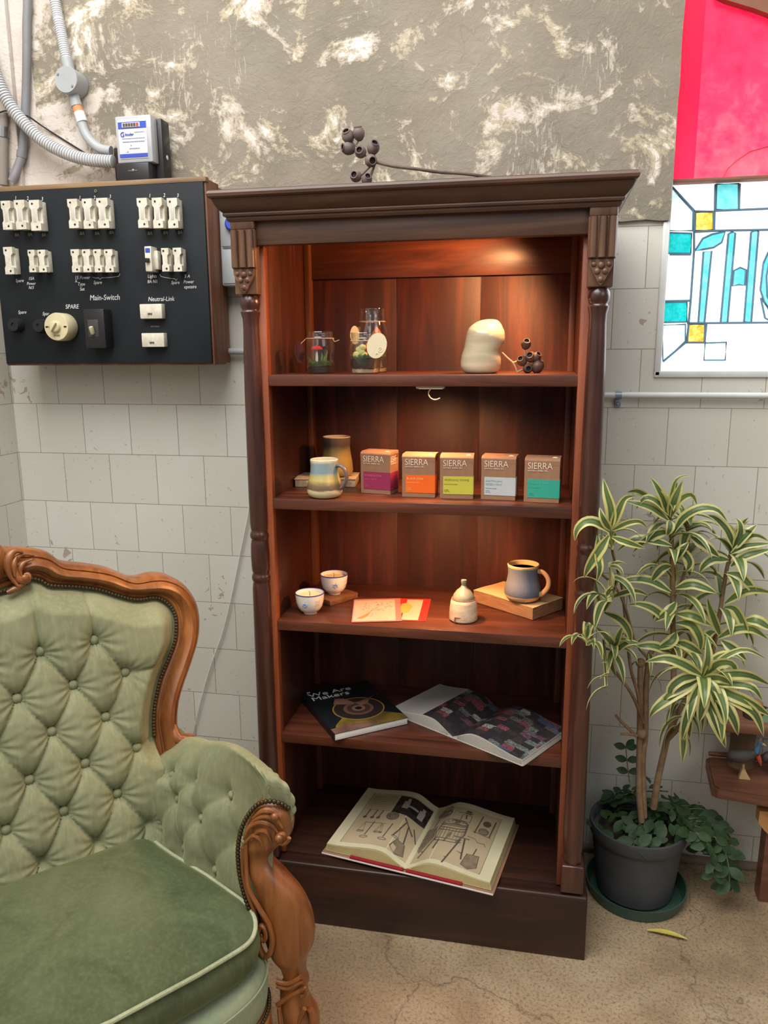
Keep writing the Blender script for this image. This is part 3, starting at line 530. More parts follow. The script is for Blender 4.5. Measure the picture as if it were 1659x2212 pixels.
# lamps clipped under the shelves
M_lampglow = pm('warm_led_face', srgb(255, 214, 160), .5, emis=3)
def puck(x, y, z, label, energy, tgt, cone=150, hook=False):
    r = thing('under_shelf_light', (x, y, z), label, 'light', 'small lights under the bookcase shelves')
    g = G(); g.box(x - .033, x + .033, y - .012, y + .012, z - .0085, z - .0005, .002); g.build('body', M_white, r)
    g = G(); g.box(x - .028, x + .028, y - .001, y + .0105, z - .0092, z - .0086); g.build('diffuser', M_lampglow, r)
    if hook:
        g = G(); P = [(x + .001, y - .006, z - .008)] + [(x + .012 + .016 * math.cos(a), y - .006, z - .020 + .014 * math.sin(a)) for a in [R_(140 + 22 * i) for i in range(9)]]; g.tube(smooth_path(P, 3), .0013, 8); g.build('hook', M_white, r)
    light('under_shelf_lamp', 'SPOT', (x, y + .006, z - .012), energy, (1.0, .47, .19), tgt, spot_size=R_(cone), spot_blend=.6, shadow_soft_size=.02)
puck(.655, -.34, 1.7445, 'small warm light hidden behind the top rail of the bookcase', 26, (.30, -.30, 1.45), 174)
puck(.442, -.345, 1.3931, 'small white light with a wire hook under the top shelf', 10, (.42, -.25, 1.0), 150, True)
puck(.46, -.375, 1.1019, 'small warm light under the second shelf, hidden by its edge', 12, (.44, -.28, .8), 160)

# ------------------------------------------------------------------ gumnut branches
M_nut = pm('grey_gumnut', srgb(132, 118, 112), .6, srgb(92, 78, 76), 30); M_nut2 = pm('brown_gumnut', srgb(96, 78, 66), .6, srgb(62, 48, 42), 30); M_nuthole = pm('gumnut_hollow', srgb(40, 26, 26), .8); M_twig = pm('dry_twig', srgb(110, 92, 82), .7, srgb(80, 66, 58), 20)
def nut(parent, c, r, d, mat):
    d = Vector(d).normalized(); q = d.to_track_quat('Z', 'Y').to_matrix().to_4x4()
    pr = [(1e-4, -1.15), (.25, -1.12), (.55, -.95), (.85, -.5), (1.0, 0), (.95, .45), (.72, .85), (.6, .98), (.66, 1.08), (.62, 1.14), (.50, 1.12), (.46, .80), (.44, .70), (1e-4, .70)]
    g = G(); g.lathe([(a * r, b * r) for a, b in pr], c, 20, q); o = g.build('gumnut', mat, parent)
    g = G(); g.lathe([(1e-4, .76 * r), (.455 * r, .76 * r), (.46 * r, 1.0 * r)], c, 16, q, cap=False); g.build('hollow', M_nuthole, o)
yb = -.36
P0 = at(800, 360, Y=yb)
gb = thing('gumnut_branch', at(880, 390, Y=yb), 'dried grey gumnuts on a long twig lying on top of the bookcase', 'dried branch')
g = G(); g.tube(smooth_path([at(a, b, Y=y) for a, b, y in [(812, 350, yb), (850, 359, yb), (900, 365, yb), (950, 372, yb + .02), (1000, 375, yb + .03), (1060, 383, yb + .05)]], 5), [.0035] * 26, 8)
for a, b in [((812, 350), (800, 385)), ((770, 312), (779, 296)), ((800, 360), (775, 384)), ((812, 350), (806, 321)), ((812, 350), (779, 330)), ((779, 330), (753, 320)), ((772, 318), (752, 300)), ((812, 350), (795, 388))]: g.tube([at(*a, Y=yb), at(*b, Y=yb + .004)], .002, 6)
g.build('twig', M_twig, gb)
for x, y, r, d in [(775, 289, .0135, (-.05, -.35, .9)), (752, 295, .014, (-.15, -.75, .6)), (753, 321, .014, (-.8, -.6, .1)), (779, 329, .013, (0, -1, .15)), (806, 320, .014, (.45, -.7, .6)), (801, 347, .014, (.45, -.85, -.2)), (769, 381, .013, (-.1, -1, .1)), (792, 388, .012, (.3, -.6, .3))]:
    nut(gb, at(x, y, Y=yb), r, d, M_nut)
yb = -.33
gc = thing('gumnut_cluster', at(1140, 806, Y=yb), 'cluster of dark brown gumnuts on a short twig beside the cream vase', 'dried branch')
def g2(a, b, y=yb): return at(860 + a / 4.1475, 620 + b / 4.1475, Y=y)
g = G(); g.tube(smooth_path([g2(930, 588), g2(985, 640), g2(1030, 680), g2(1055, 730), g2(1068, 770)], 5), .0022, 8); 
for a, b in [((1030, 680), (1110, 650)), ((1060, 765), (1120, 735)), ((1110, 730), (1180, 690)), ((1135, 600), (1170, 660)), ((1120, 735), (1250, 730)), ((1134, 565), (1142, 640))]: g.tube([g2(*a), g2(*b)], .0022, 6)
g.build('twig', pm('light_twig', srgb(176, 146, 116), .7), gc)
for a, b, r, d in [(1145, 515, .0115, (.15, -.75, .65)), (1190, 630, .0125, (-.2, -.85, .4)), (1235, 630, .011, (.5, -.5, .6)), (1110, 665, .0115, (-.3, -.8, .5)), (1160, 740, .0115, (.2, -1, 0)), (1250, 715, .0140, (.3, -.1, .9))]:
    p = g2(a, b); p.z = max(p.z, 1.4191 + r * .96); nut(gc, p, r, d, M_nut2)

# ------------------------------------------------------------------ terrarium jars
def glass():
    m, nt, b = newmat('clear_jar_glass'); tr = N(nt, 'ShaderNodeBsdfTransparent'); tr.inputs[0].default_value = (.94, .96, .95, 1); gl = N(nt, 'ShaderNodeBsdfGlossy'); gl.inputs['Roughness'].default_value = .04; gl.inputs[0].default_value = (1, 1, 1, 1); lw = N(nt, 'ShaderNodeLayerWeight'); lw.inputs[0].default_value = .35; f = math_(nt, 'ADD', math_(nt, 'MULTIPLY', math_(nt, 'POWER', lw.outputs['Facing'], 2.2), .75), .05); mx = N(nt, 'ShaderNodeMixShader'); nt.links.new(f, mx.inputs[0]); nt.links.new(tr.outputs[0], mx.inputs[1]); nt.links.new(gl.outputs[0], mx.inputs[2]); nt.links.new(mx.outputs[0], nt.nodes['Material Output'].inputs[0]); return m
M_glass = glass()
M_moss = pm('green_moss', srgb(70, 96, 40), .9, srgb(34, 50, 26), 160, bmp=1, bscale=260); M_soil = pm('dark_soil', srgb(46, 46, 44), .9, srgb(28, 28, 30), 90, bmp=1)
M_pebble = pm('pale_pebbles', srgb(206, 190, 160), .6, srgb(140, 120, 96), 40); M_string = pm('twine', srgb(190, 160, 124), .8); M_tag = pm('beige_card_tag', srgb(222, 206, 172), .6)
M_leafg = pm('bright_leaf', srgb(120, 146, 62), .5); M_orange = pm('orange_toadstool', srgb(232, 112, 40), .5); M_redcap = pm('red_toadstool', srgb(206, 52, 46), .4)
random.seed(5)
def jar(x, y, z, R, H, nr, label, seed):
    r = thing('terrarium_jar', (x, y, z), label, 'jar', 'glass terrarium jars on the top shelf')
    hs = H * .80
    pr = [(1e-4, 0), (R * .9, 0), (R, R * .1), (R, hs * .62), (R * 1.03, hs * .74), (R, hs * .86), (nr * 1.03, hs), (nr, hs + H * .03), (nr * 1.06, hs + H * .05), (nr, hs + H * .08), (nr, H * .96), (nr * 1.05, H * .98), (nr * 1.02, H)]
    t = .0018
    g = G(); g.lathe(pr + [(nr * 1.0 - t, H), (nr - t, hs + H * .02), (R - t * 1.2, hs * .8), (R - t, R * .12), (R * .85, t), (1e-4, t)], (x, y, z), 40); g.build('glass', M_glass, r, sharp=60)
    return r, R - .0035
def layer(parent, name, x, y, z0, z1, R, mat, rough=.002):
    g = G(); g.lathe([(1e-4, z0), (R, z0), (R, z1 - .002), (R * .8, z1), (R * .4, z1 + .001), (1e-4, z1 + .0005)], (x, y, 0), 28, fn=lambda p, a, r, z: p + Vector((0, 0, (mn.noise(Vector((p.x * 260, p.y * 260, 1))) * rough * 1.8) if z > z0 + .003 else 0))); g.build(name, mat, parent)
z1s = 1.4191 + .0004
x, y = .1733, -.33; jr, Ri = jar(x, y, z1s, .0338, .098, .031, 'short glass terrarium jar with a red toadstool, moss and twine, farthest left', 1)
layer(jr, 'soil', x, y, z1s + .003, z1s + .018, Ri, M_soil); layer(jr, 'moss', x, y, z1s + .018, z1s + .027, Ri * .95, M_moss, .006)
g = G(); g.lathe([(.0035, .022), (.003, .05), (.0025, .06)], (x - .007, y - .008, z1s), 12); ts = g.build('toadstool', M_white, jr)
g = G(); g.lathe([(.001, .055), (.014, .056), (.0145, .059), (.009, .064), (1e-4, .066)], (x - .007, y - .008, z1s), 20); g.build('cap', M_redcap, ts)
g = G()
for dx, h, w in ((.004, .050, .006), (.012, .056, .006), (-.018, .040, .005), (.008, .042, .005)): g.prism([(x + dx - w / 2, y - .008, z1s + .024), (x + dx + w / 2, y - .008, z1s + .024), (x + dx * 1.5 + w * .6, y - .012, z1s + h * .85), (x + dx * 1.7, y - .012, z1s + h)], (0, .0008, 0))
g.build('leaves', M_leafg, jr, smooth=False)
g = G(); g.tube([(x + math.cos(a) * .0335, y + math.sin(a) * .0335, z1s + .082) for a in [i * pi / 12 for i in range(24)]], .0009, 6, closed=True); g.tube([(x + .033, y - .008, z1s + .082), (x + .039, y - .012, z1s + .074), (x + .050, y - .01, z1s + .078)], .0011, 6); g.tube([(x - .033, y - .005, z1s + .082), (x - .042, y - .02, z1s + .070)], .0008, 6); g.build('twine', M_string, jr)
g = G(); g.T = Matrix.Translation((x - .0455, y - .02, z1s + .050)) @ Matrix.Rotation(R_(72), 4, 'Z') @ Matrix.Rotation(R_(-6), 4, 'Y'); g.prism([(.019 * math.cos(a), 0, .026 * math.sin(a)) for a in [i * pi / 16 for i in range(32)]], (0, .0008, 0)); g.build('tag', pm('dark_brown_tag', srgb(70, 30, 34), .6), jr)
for (x, y, R, H, nr, lab, yc) in ((.2885, -.355, .0355, .094, .032, 'front glass terrarium jar with pebbles, yellow leaves and an oval beige tag', 1), (.287, -.262, .038, .152, .030, 'tall glass terrarium jar standing behind the jar with the beige tag', 0)):
    jr, Ri = jar(x, y, z1s, R, H, nr, lab, 2)
    layer(jr, 'pebbles', x, y, z1s + .003, z1s + .012, Ri * .96, M_pebble, .001)
    g = G()
    for k in range(60):
        a = random.random() * 6.28; rr = Ri - .0045; g.ball((x + math.cos(a) * rr, y + math.sin(a) * rr, z1s + .006 + random.random() * .007), .0034, 6, sz=.8)
    g.build('pebble_ring', M_pebble, jr)
    layer(jr, 'soil', x, y, z1s + .0125, z1s + .036, Ri * .98, M_soil, .004); layer(jr, 'moss', x, y, z1s + .036, z1s + .042, Ri * .9, M_moss, .006)
    g = G()
    for dx, dz, w in ((-.016, .044, .009), (-.004, .050, .0085), (-.002, .060, .009), (-.010, .056, .008), (.002, .044, .008)): g.ball((x + dx, y - .018, z1s + dz), w, 8, sy=.3, sz=.85)
    g.build('leaves', pm('yellow_green_leaf' + str(yc), srgb(216, 204, 120), .5), jr)
    g = G(); xo, yo = x + .012, y - .006; zt = z1s + (.052 if yc else .084)
    g.lathe([(.009, zt - .012), (.0105, zt + .004), (.013, zt + .006), (.008, zt + .016), (1e-4, zt + .026)], (xo, yo, 0), 20); g.build('toadstool', M_orange, jr)
    g = G(); zz = z1s + H * .80; g.tube([(x + math.cos(a) * (nr + .0015), y + math.sin(a) * (nr + .0015), zz) for a in [i * pi / 12 for i in range(24)]], .0009, 6, closed=True); g.build('twine', M_string, jr)
    if yc:
        g = G(); g.T = Matrix.Translation((x + .037, y - .042, z1s + .064)) @ Matrix.Rotation(R_(18), 4, 'Y') @ Matrix.Rotation(R_(-8), 4, 'Z'); g.prism([(.0235 * math.cos(a), 0, .029 * math.sin(a)) for a in [i * pi / 20 for i in range(40)]], (0, .0008, 0)); tg = g.build('tag', M_tag, jr)
        g = G(); g.tube([(x + .016, y - .034, zz), (x + .022, y - .044, z1s + .090)], .0009, 6); g.build('string', M_string, tg)
        g = G(); g.T = Matrix.Translation((x + .0455, y - .0445, z1s + .055)); g.tube([(.0052 * math.cos(a), 0, .0052 * math.sin(a)) for a in [i * pi / 10 for i in range(20)]], .0006, 5, closed=True); g.ball((-.001, 0, 0), .0012, 6); g.ball((.0015, 0, .001), .001, 6); g.ball((-.010, 0, -.008), .0012, 6); g.ball((-.007, 0, -.008), .0012, 6); g.build('printed_mark', pm('pale_tag_print', srgb(240, 232, 214), .6), tg)
    else:
        g = G(); g.T = Matrix.Translation((x - .042, y - .01, z1s + .090)) @ Matrix.Rotation(R_(60), 4, 'Z'); g.prism([(.016 * math.cos(a), 0, .022 * math.sin(a)) for a in [i * pi / 16 for i in range(32)]], (0, .0008, 0)); g.build('tag', M_tag, jr)

# cream lumpy vase
def vase_mat():
    m, nt, b = newmat('cream_glaze'); v = coords(nt, (3, 3, 30)); c = ramp(nt, noise_(nt, v, 2.2, 4), [(.35, srgb(206, 190, 156)), (.6, srgb(184, 172, 142)), (.75, srgb(214, 200, 170))]); nt.links.new(c, b.inputs['Base Color']); b.inputs['Roughness'].default_value = .22; b.inputs['Coat Weight'].default_value = .4; return m
x, y = .5575, -.335
K = [(0, 0, .0300), (.003, 0, .0385), (.0127, -.0008, .0440), (.024, -.0008, .0455), (.0354, 0, .0457), (.048, .0015, .0450), (.058, .0040, .0448), (.068, .0070, .0462), (.0784, .0086, .0462), (.091, .0092, .0440), (.0987, .0095, .0400), (.106, .0115, .0340), (.1113, .0138, .0275), (.1155, .0165, .0195), (.1175, .0185, .0100), (.118, .019, .0001)]
cen = [tuple(v) for v in smooth_path(K, 3)]
g = G(); vs = []; n = 48
for (h, dx, r) in cen:
    for i in range(n):
        a = 2 * pi * i / n; w = 1 + .035 * math.cos(2 * a + h * 40) * min(1, h / .02) - .10 * math.exp(-((h - .048) / .010) ** 2) * max(0, math.cos(a)) ** 2 - .07 * math.exp(-((h - .070) / .012) ** 2) * max(0, math.cos(a + 1.4)) ** 2; r = max(r, 1e-4)
        vs.append((x + dx + r * w * math.cos(a), y + r * w * math.sin(a) * .95, z1s + h + .003 * math.sin(a * 2 + 1) * (h / .118) ** 2))
fs = [(j * n + i, j * n + (i + 1) % n, (j + 1) * n + (i + 1) % n, (j + 1) * n + i) for j in range(len(cen) - 1) for i in range(n)] + [tuple(range(n - 1, -1, -1))]
g.add(vs, fs); o = g.build('lumpy_vase', vase_mat(), label='cream glazed lumpy ceramic vase on the top shelf beside the gumnuts', cat='vase', sharp=60)

# ------------------------------------------------------------------ mugs
def band_mat(name, stops, rough=.3, zr=.09):
    """glaze bands by height of the pot itself"""
    m, nt, b = newmat(name); tc = N(nt, 'ShaderNodeTexCoord'); sp = N(nt, 'ShaderNodeSeparateXYZ'); nt.links.new(tc.outputs['Generated'], sp.inputs[0])
    n = noise_(nt, coords(nt, (20, 20, 70)), 1.0, 4, .6, .8); s = math_(nt, 'ADD', sp.outputs['Z'], math_(nt, 'MULTIPLY', math_(nt, 'SUBTRACT', n, .5), .16)); nt.links.new(ramp(nt, s, stops), b.inputs['Base Color']); b.inputs['Roughness'].default_value = rough; b.inputs['Coat Weight'].default_value = .25; return m
def mug(name, x, y, z, prof, t, mat, inner, label, hand, hm, hr=.0045, flat=1.6, fill=None, rim=None):
    r = thing(name, (x, y, z), label, 'mug')
    g = G(); g.lathe([(1e-4, 0)] + prof, (x, y, z), 44, cap=False); g.build('body', mat, r, sharp=60)
    R, H = prof[-1]
    g = G(); g.lathe([(R, H), (R - t * .5, H + t * .5), (R - t, H)], (x, y, z), 44, cap=False); g.build('rim', rim or inner, r)
    g = G(); g.lathe([(R - t, H)] + [(max(.001, p[0] - t), p[1]) for p in reversed(prof[:-1]) if p[1] > .006] + [(1e-4, .006)], (x, y, z), 44, cap=False); g.build('inside', inner, r, sharp=70)
    if fill: g = G(); g.lathe([(1e-4, fill[0]), (fill[2], fill[0])], (x, y, z), 36); g.build('drink', fill[1], r)
    g = G(); g.tube(smooth_path([Vector((x, y, z)) + Vector(p) for p in hand], 6), hr, 12, flat=flat, up=(0, 1, 0)); g.build('handle', hm, r)
    return r
GL1 = [(0, srgb(206, 192, 150)), (.20, srgb(206, 192, 150)), (.24, srgb(106, 86, 66)), (.36, srgb(120, 98, 72)), (.48, srgb(186, 168, 92)), (.60, srgb(176, 164, 110)), (.68, srgb(120, 140, 148)), (.92, srgb(140, 158, 160)), (.98, srgb(220, 206, 166))]
M_m1 = band_mat('banded_blue_yellow_glaze', GL1); M_m2 = band_mat('banded_brown_yellow_glaze', [(0, srgb(160, 140, 90)), (.5, srgb(156, 134, 74)), (.68, srgb(124, 112, 70)), (.80, srgb(74, 62, 56)), (1, srgb(104, 88, 74))]); M_in = pm('pale_glaze', srgb(226, 212, 180), .25)
ux = .86
mp = [(.030, 0), (.0385, .004), (.0425, .013), (.0425, .022), (.0405, .034), (.0365, .048), (.0335, .062), (.0325, .076), (.0335, .0905)]
mug('mug', .192, -.385, 1.1281, mp, .003, M_m1, M_in, 'banded blue, yellow and brown stoneware mug at the front of the second shelf', [(.031, -.004, .076), (.044, -.008, .077), (.055, -.01, .066), (.057, -.01, .048), (.050, -.008, .030), (.040, -.006, .021)], pm('brown_grey_glaze', srgb(112, 96, 92), .3), .0042)
mr = mug('mug', .176, -.205, 1.1281 + .0225, [(.030, 0), (.0395, .005), (.0425, .016), (.0410, .035), (.0375, .055), (.0350, .075), (.0365, .1020)], .003, M_m2, M_in, 'brown and yellow stoneware mug standing on the marble-edged book behind', [(-.010, .034, .080), (-.016, .052, .074), (-.016, .056, .05), (-.012, .042, .024)], pm('brown_glaze', srgb(120, 98, 66), .3), .0042)
M_slate = pm('blue_grey_matt_glaze', srgb(104, 112, 124), .55, srgb(86, 92, 104), 14); 
def twotone():
    m, nt, b = newmat('blue_grey_and_cream_glaze'); tc = N(nt, 'ShaderNodeTexCoord'); sp = N(nt, 'ShaderNodeSeparateXYZ'); nt.links.new(tc.outputs['Generated'], sp.inputs[0])
    s = math_(nt, 'ADD', sp.outputs['Z'], math_(nt, 'MULTIPLY', math_(nt, 'SUBTRACT', noise_(nt, coords(nt), 30, 2), .5), .05))
    nt.links.new(ramp(nt, s, [(.155, srgb(214, 180, 128)), (.175, srgb(98, 104, 116)), (.5, srgb(122, 130, 142)), (.94, srgb(112, 122, 136)), (.97, srgb(236, 206, 150))]), b.inputs['Base Color']); b.inputs['Roughness'].default_value = .5; return m
mug('mug', .6665, -.262, .8224 + .0355, [(.030, 0), (.040, .004), (.0455, .013), (.0465, .022), (.0445, .034), (.0400, .050), (.0375, .066), (.0385, .082), (.0400, .0895)], .0045, twotone(), pm('cream_inner_glaze', srgb(236, 206, 150), .3), 'blue-grey mug with cream rim and handle holding dark liquid, on the thick old book', [(.036, -.016, .078), (.050, -.024, .077), (.061, -.03, .062), (.060, -.03, .042), (.048, -.024, .024), (.038, -.018, .018)], pm('tan_glaze', srgb(200, 158, 116), .3), .0062, flat=.55, fill=(.080, pm('dark_blue_liquid', srgb(30, 24, 56), .12), .0345))

# marble-edged book under the back mug
mb = thing('marbled_book', (.12, -.17, 1.128), 'small book with marbled cream edges lying under the back mug', 'book')
g = G(); g.T = Matrix.Translation((.150, -.205, 1.1281)) @ Matrix.Rotation(R_(8), 4, 'Z'); g.box(-.078, .078, -.052, .055, .0005, .019, .001); g.build('pages', pm('marbled_edge', srgb(206, 190, 156), .7, srgb(146, 130, 104), 60), mb)
g = G(); g.T = Matrix.Translation((.150, -.205, 1.1281)) @ Matrix.Rotation(R_(8), 4, 'Z'); g.box(-.080, .080, -.054, .056, .0191, .0222, .0012); g.build('cover', pm('cream_spotted_cover', srgb(214, 194, 156), .7, srgb(176, 150, 118), 50), mb)

# ------------------------------------------------------------------ tea boxes
M_kraft = pm('kraft_card', srgb(150, 112, 84), .75, srgb(142, 104, 78), 60); M_print = pm('cream_print_on_card', srgb(240, 222, 200), .6)
boxes = [((.2669, -.3229), (.3442, -.3397), srgb(150, 44, 84), 'purple', [('ROOIBOS CHAI', .0066), ('NATURAL HERBAL TEA', .0032)], srgb(200, 110, 130), 'purple'),
 ((.3781, -.3595), (.4574, -.3606), srgb(238, 104, 20), 'orange', [('BLACK CHAI', .0070), ('FULL BODIED CHAI', .0034)], srgb(250, 190, 130), 'orange'),
 ((.4684, -.3672), (.5467, -.3634), srgb(196, 190, 70), 'lime green', [('MORNING THYME', .0070), ('fresh lemon and ginger', .0034)], srgb(150, 140, 50), 'green'),
 ((.5644, -.3606), (.6441, -.3680), srgb(186, 192, 192), 'pale grey', [('AUSTRALIAN', .0066), ('GREEN MINT', .0066), ('refreshing and light', .0034)], srgb(140, 170, 164), 'grey'),
 ((.6641, -.3779), (.7432, -.3841), srgb(48, 160, 136), 'teal', [('ORANGE MINT', .0070), ('fresh herbal blend', .0034)], srgb(90, 180, 160), 'teal')]
where = ['leftmost and turned to show LEAF on its side', 'second from the left', 'middle of the row', 'fourth from the left', 'rightmost of the row']
for k, (a, b_, c, cn, lines, lc, key) in enumerate(boxes):
    a = Vector((*a, 1.1279)); b_ = Vector((*b_, 1.1279)); w = (b_ - a).length; ang = math.atan2((b_ - a).y, (b_ - a).x); h = .0985 if k else .0995; dp = .052
    if k == 1: a.x -= .0015
    r = thing('tea_box', ((a + b_) / 2), 'kraft tea box with a %s label, %s' % (cn, where[k]), 'tea box', 'tea boxes on the second shelf')
    T = Matrix.Translation(a + Vector((0, 0, .0004))) @ Matrix.Rotation(ang, 4, 'Z')
    g = G(); g.T = T; g.box(0, w, 0, dp, 0, h - .001, .0008)
    n = 8; top = [(0, dp + .0) if False else None]
    pts = [(0, -.0003, h - .012), (0, -.0003, h - .002)] + [(0, dp * .32 * (1 - math.cos(pi / 2 * i / n)) * 1.0, h - .002 + .0065 * math.sin(pi / 2 * i / n)) for i in range(1, n + 1)] + [(0, dp + .0004, h + .0045), (0, dp + .0004, h - .012)]
    g.prism(pts, (w, 0, 0)); g.build('carton', M_kraft, r, smooth=False)
    ml = pm(key + '_label', c, .6)
    g = G(); g.T = T; x0 = w * .10 if k != 1 else w * .11; g.box(x0, w + .0006, -.0009, .0002, h * .115, h * .545); g.box(w - .0002, w + .0008, -.0009, dp * (.98 if k == 0 else .5), h * .115, h * .545); lb = g.build('label', ml, r, smooth=False)
    g = G(); g.T = T
    Mx = lambda px, pz: T @ Matrix.Translation((px, -.0013, pz)) @ Matrix.Rotation(pi / 2, 4, 'X')
    gt = G(); text_geo(gt, 'SIERRA', None, .0212, M=Mx(w * .085, h * .79), sx=.86, depth=.0002, bold=-.012 * .02); text_geo(gt, 'NATURAL HERBAL TEA', None, .0043, M=Mx(w * .095, h * .735), depth=.0002)
    if k == 0:
        Ms = T @ Matrix.Translation((w + .0006, .003, h * .79)) @ Matrix.Rotation(pi / 2, 4, 'Z') @ Matrix.Rotation(pi / 2, 4, 'X')
        text_geo(gt, 'LEAF', None, .0212, M=Ms, sx=.72, depth=.0002); text_geo(gt, 'NATURAL HERBAL TEA', None, .0040, M=T @ Matrix.Translation((w + .0006, .003, h * .735)) @ Matrix.Rotation(pi / 2, 4, 'Z') @ Matrix.Rotation(pi / 2, 4, 'X'), sx=.8, depth=.0002)
    gt.build('printed_name', M_print, r, smooth=False)
    gt = G(); z = h * .435
    for s, sz in lines: text_geo(gt, s, None, sz, M=Mx(x0 + .0025, z), depth=.0002); z -= sz * 1.15 + .0005
    text_geo(gt, 'LOOSE', None, .0030, M=Mx(x0 + .0025, h * .21), depth=.0002); text_geo(gt, 'LEAF TEA', None, .0030, M=Mx(x0 + .0025, h * .175), depth=.0002)
    gt.build('label_print', pm(key + '_print', lc, .6), lb, smooth=False)
    g = G(); g.T = T @ Matrix.Translation((w * .84, dp * .20, h + .0028)) @ Matrix.Rotation(R_(22), 4, 'X'); g.lathe([(1e-4, .0008), (.0065, .0008), (.0065, 0)], (0, 0, 0), 24, sy=.9); g.build('round_sticker', pm('cream_sticker' + str(k), srgb(252, 236, 206), .5), r)

# ------------------------------------------------------------------ third shelf: candle cups, cards, lidded jar, old book
M_cup = pm('white_china', srgb(232, 224, 212), .22, coat=.3); M_wax = pm('cream_wax', srgb(240, 216, 160), .5); M_rimblue = pm('cobalt_rim', srgb(64, 62, 140), .3); M_bluefl = pm('pale_blue_flower', srgb(150, 168, 206), .4); M_stamp = pm('pale_brown_stamp', srgb(196, 168, 160), .5)
def cup(x, y, z, rz, label):
    r = thing('candle_cup', (x, y, z), label, 'candle', 'candles poured in china cups', rz=0)
    pr = [(1e-4, 0), (.0165, 0), (.0175, .003), (.0175, .0045), (.025, .009), (.031, .018), (.0345, .031), (.0362, .0465), (.0367, .0535)]
    g = G(); g.lathe(pr + [(.0350, .0535), (.0342, .045), (.0325, .034), (.028, .026)], (x, y, z), 44); cb = g.build('cup', M_cup, r, sharp=60)
    g = G(); g.lathe([(.0369, .0522), (.0372, .0540), (.0360, .0548), (.0350, .0540)], (x, y, z), 44, cap=False); g.build('blue_rim', M_rimblue, cb)
    g = G(); g.lathe([(1e-4, .0445), (.0341, .0450), (.0335, .040), (1e-4, .040)], (x, y, z), 36); wx = g.build('wax', M_wax, r)
    g = G(); g.tube([(x, y, z + .044), (x + .001, y, z + .052), (x - .002, y, z + .057)], .0008, 6); g.build('wick', M_twig, wx)
    g = G(); A = R_(rz)
    def on(a, h, dr=.0004): 
        rr = .0345 + (h - .031) * .11 if h > .031 else .031 + (h - .018) * .27
        return Vector((x + math.cos(a) * (rr + dr), y + math.sin(a) * (rr + dr), z + h))
    for k in range(8): c = on(A + .13 * math.cos(k * .8), .030 + .0045 * math.sin(k * .8)); g.ball(c, .0021, 6, sy=.6)
    for k in range(6): g.tube([on(A, .030), on(A + .3 * math.cos(k * 1.1 + .3), .030 + .010 * math.sin(k * 1.1 + .3))], .0005, 4)
    g.build('painted_flower', M_bluefl, cb)
    g = G()
    for i in range(2):
        for j in range(3): g.tube([on(A + .85 + .09 * j, .027 + i * .007), on(A + .90 + .09 * j, .031 + i * .007)], .0004, 4)
    g.tube([on(A + .8, .024), on(A + 1.15, .024), on(A + 1.15, .041), on(A + .8, .041)], .0004, 4, closed=True); g.build('painted_stamp', M_stamp, cb)
z3 = .8224 + .0004
cup(.1395, -.360, z3, -95, 'candle in a white china cup with blue rim, on the shelf at the far left')
g = G(); g.T = Matrix.Translation((.178, -.248, z3)) @ Matrix.Rotation(R_(57), 4, 'Z'); g.box(-.048, .052, -.030, .030, 0, .0145, .0015); g.build('wooden_block', wood('oak_block', DK(90, 54, 32), DK(124, 80, 50), DK(150, 104, 68), 'x', .5, 0), label='small brown wooden block under the rear candle cup', cat='wood block')
cup(.1705, -.238, z3 + .0149, -70, 'candle in a white china cup with blue rim, standing on the small wooden block')
def quad_card(pts, z, name, mats, label, cat): pass
cd = thing('greeting_card', (.30, -.31, z3), 'pink greeting card in a clear sleeve with a twig and many small dots', 'card', 'greeting cards on the middle shelf')
A, B, C_, D = [Vector((*p, 0)) for p in ((.2237, -.2388), (.3444, -.2105), (.3781, -.3828), (.2606, -.4173))]
ex = ((B - A) + (C_ - D)) / 2; ey = ((A - D) + (B - C_)) / 2; O = D
def CM(u, v, z=0): return O + ex * u + ey * v + Vector((0, 0, z3 + z))
def sheet(g, quad, z0, z1): g.prism([CM(u, v, z0) for u, v in quad], (0, 0, z1 - z0))
Q = lambda a, b, c, d: [(a, b), (c, b), (c, d), (a, d)]
g = G(); sheet(g, Q(0, 0, 1, 1), .0012, .0022); g.build('envelope', pm('salmon_envelope', srgb(186, 112, 98), .6), cd, smooth=False)
g = G(); sheet(g, Q(.02, .02, .88, .92), .0024, .0032); cf = g.build('card_front', pm('cream_card', srgb(196, 170, 140), .6), cd, smooth=False)
g = G(); g.prism([CM(u, v, .0033) for u, v in ((.10, .12), (.16, .19), (.28, .30), (.37, .42), (.36, .34), (.30, .20), (.20, .11))], (0, 0, .0003)); g.build('leaf_drawing', pm('olive_drawing', srgb(170, 128, 70), .6), cf, smooth=False)
g = G(); random.seed(11)
for k in range(30):
    u = .22 + random.random() * .6; v = .42 + random.random() * .45
    if abs(u - .5) + abs(v - .5) * .4 > .42: continue
    g.ball(CM(u, v, .0034), .0023, 6, sy=.6, sz=.25)
g.tube([CM(.37, .42, .0034), CM(.45, .48, .0034), CM(.62, .50, .0034)], .0005, 4); g.tube([CM(.36, .40, .0034), CM(.42, .30, .0034), CM(.40, .2, .0034)], .0004, 4); g.tube([CM(.45, .52, .0034), CM(.60, .72, .0034)], .0005, 4); g.build('dot_drawing', pm('dusky_pink_ink', srgb(150, 104, 96), .6), cf)
c2 = thing('greeting_card', (.41, -.29, z3), 'red greeting card with a hexagon drawing, partly under the pink card', 'card', 'greeting cards on the middle shelf')
A, B, C_, D = [Vector((*p, 0)) for p in ((.318, -.206), (.434, -.1964), (.4448, -.3697), (.330, -.385))]
ex = ((B - A) + (C_ - D)) / 2; ey = ((A - D) + (B - C_)) / 2; O = D
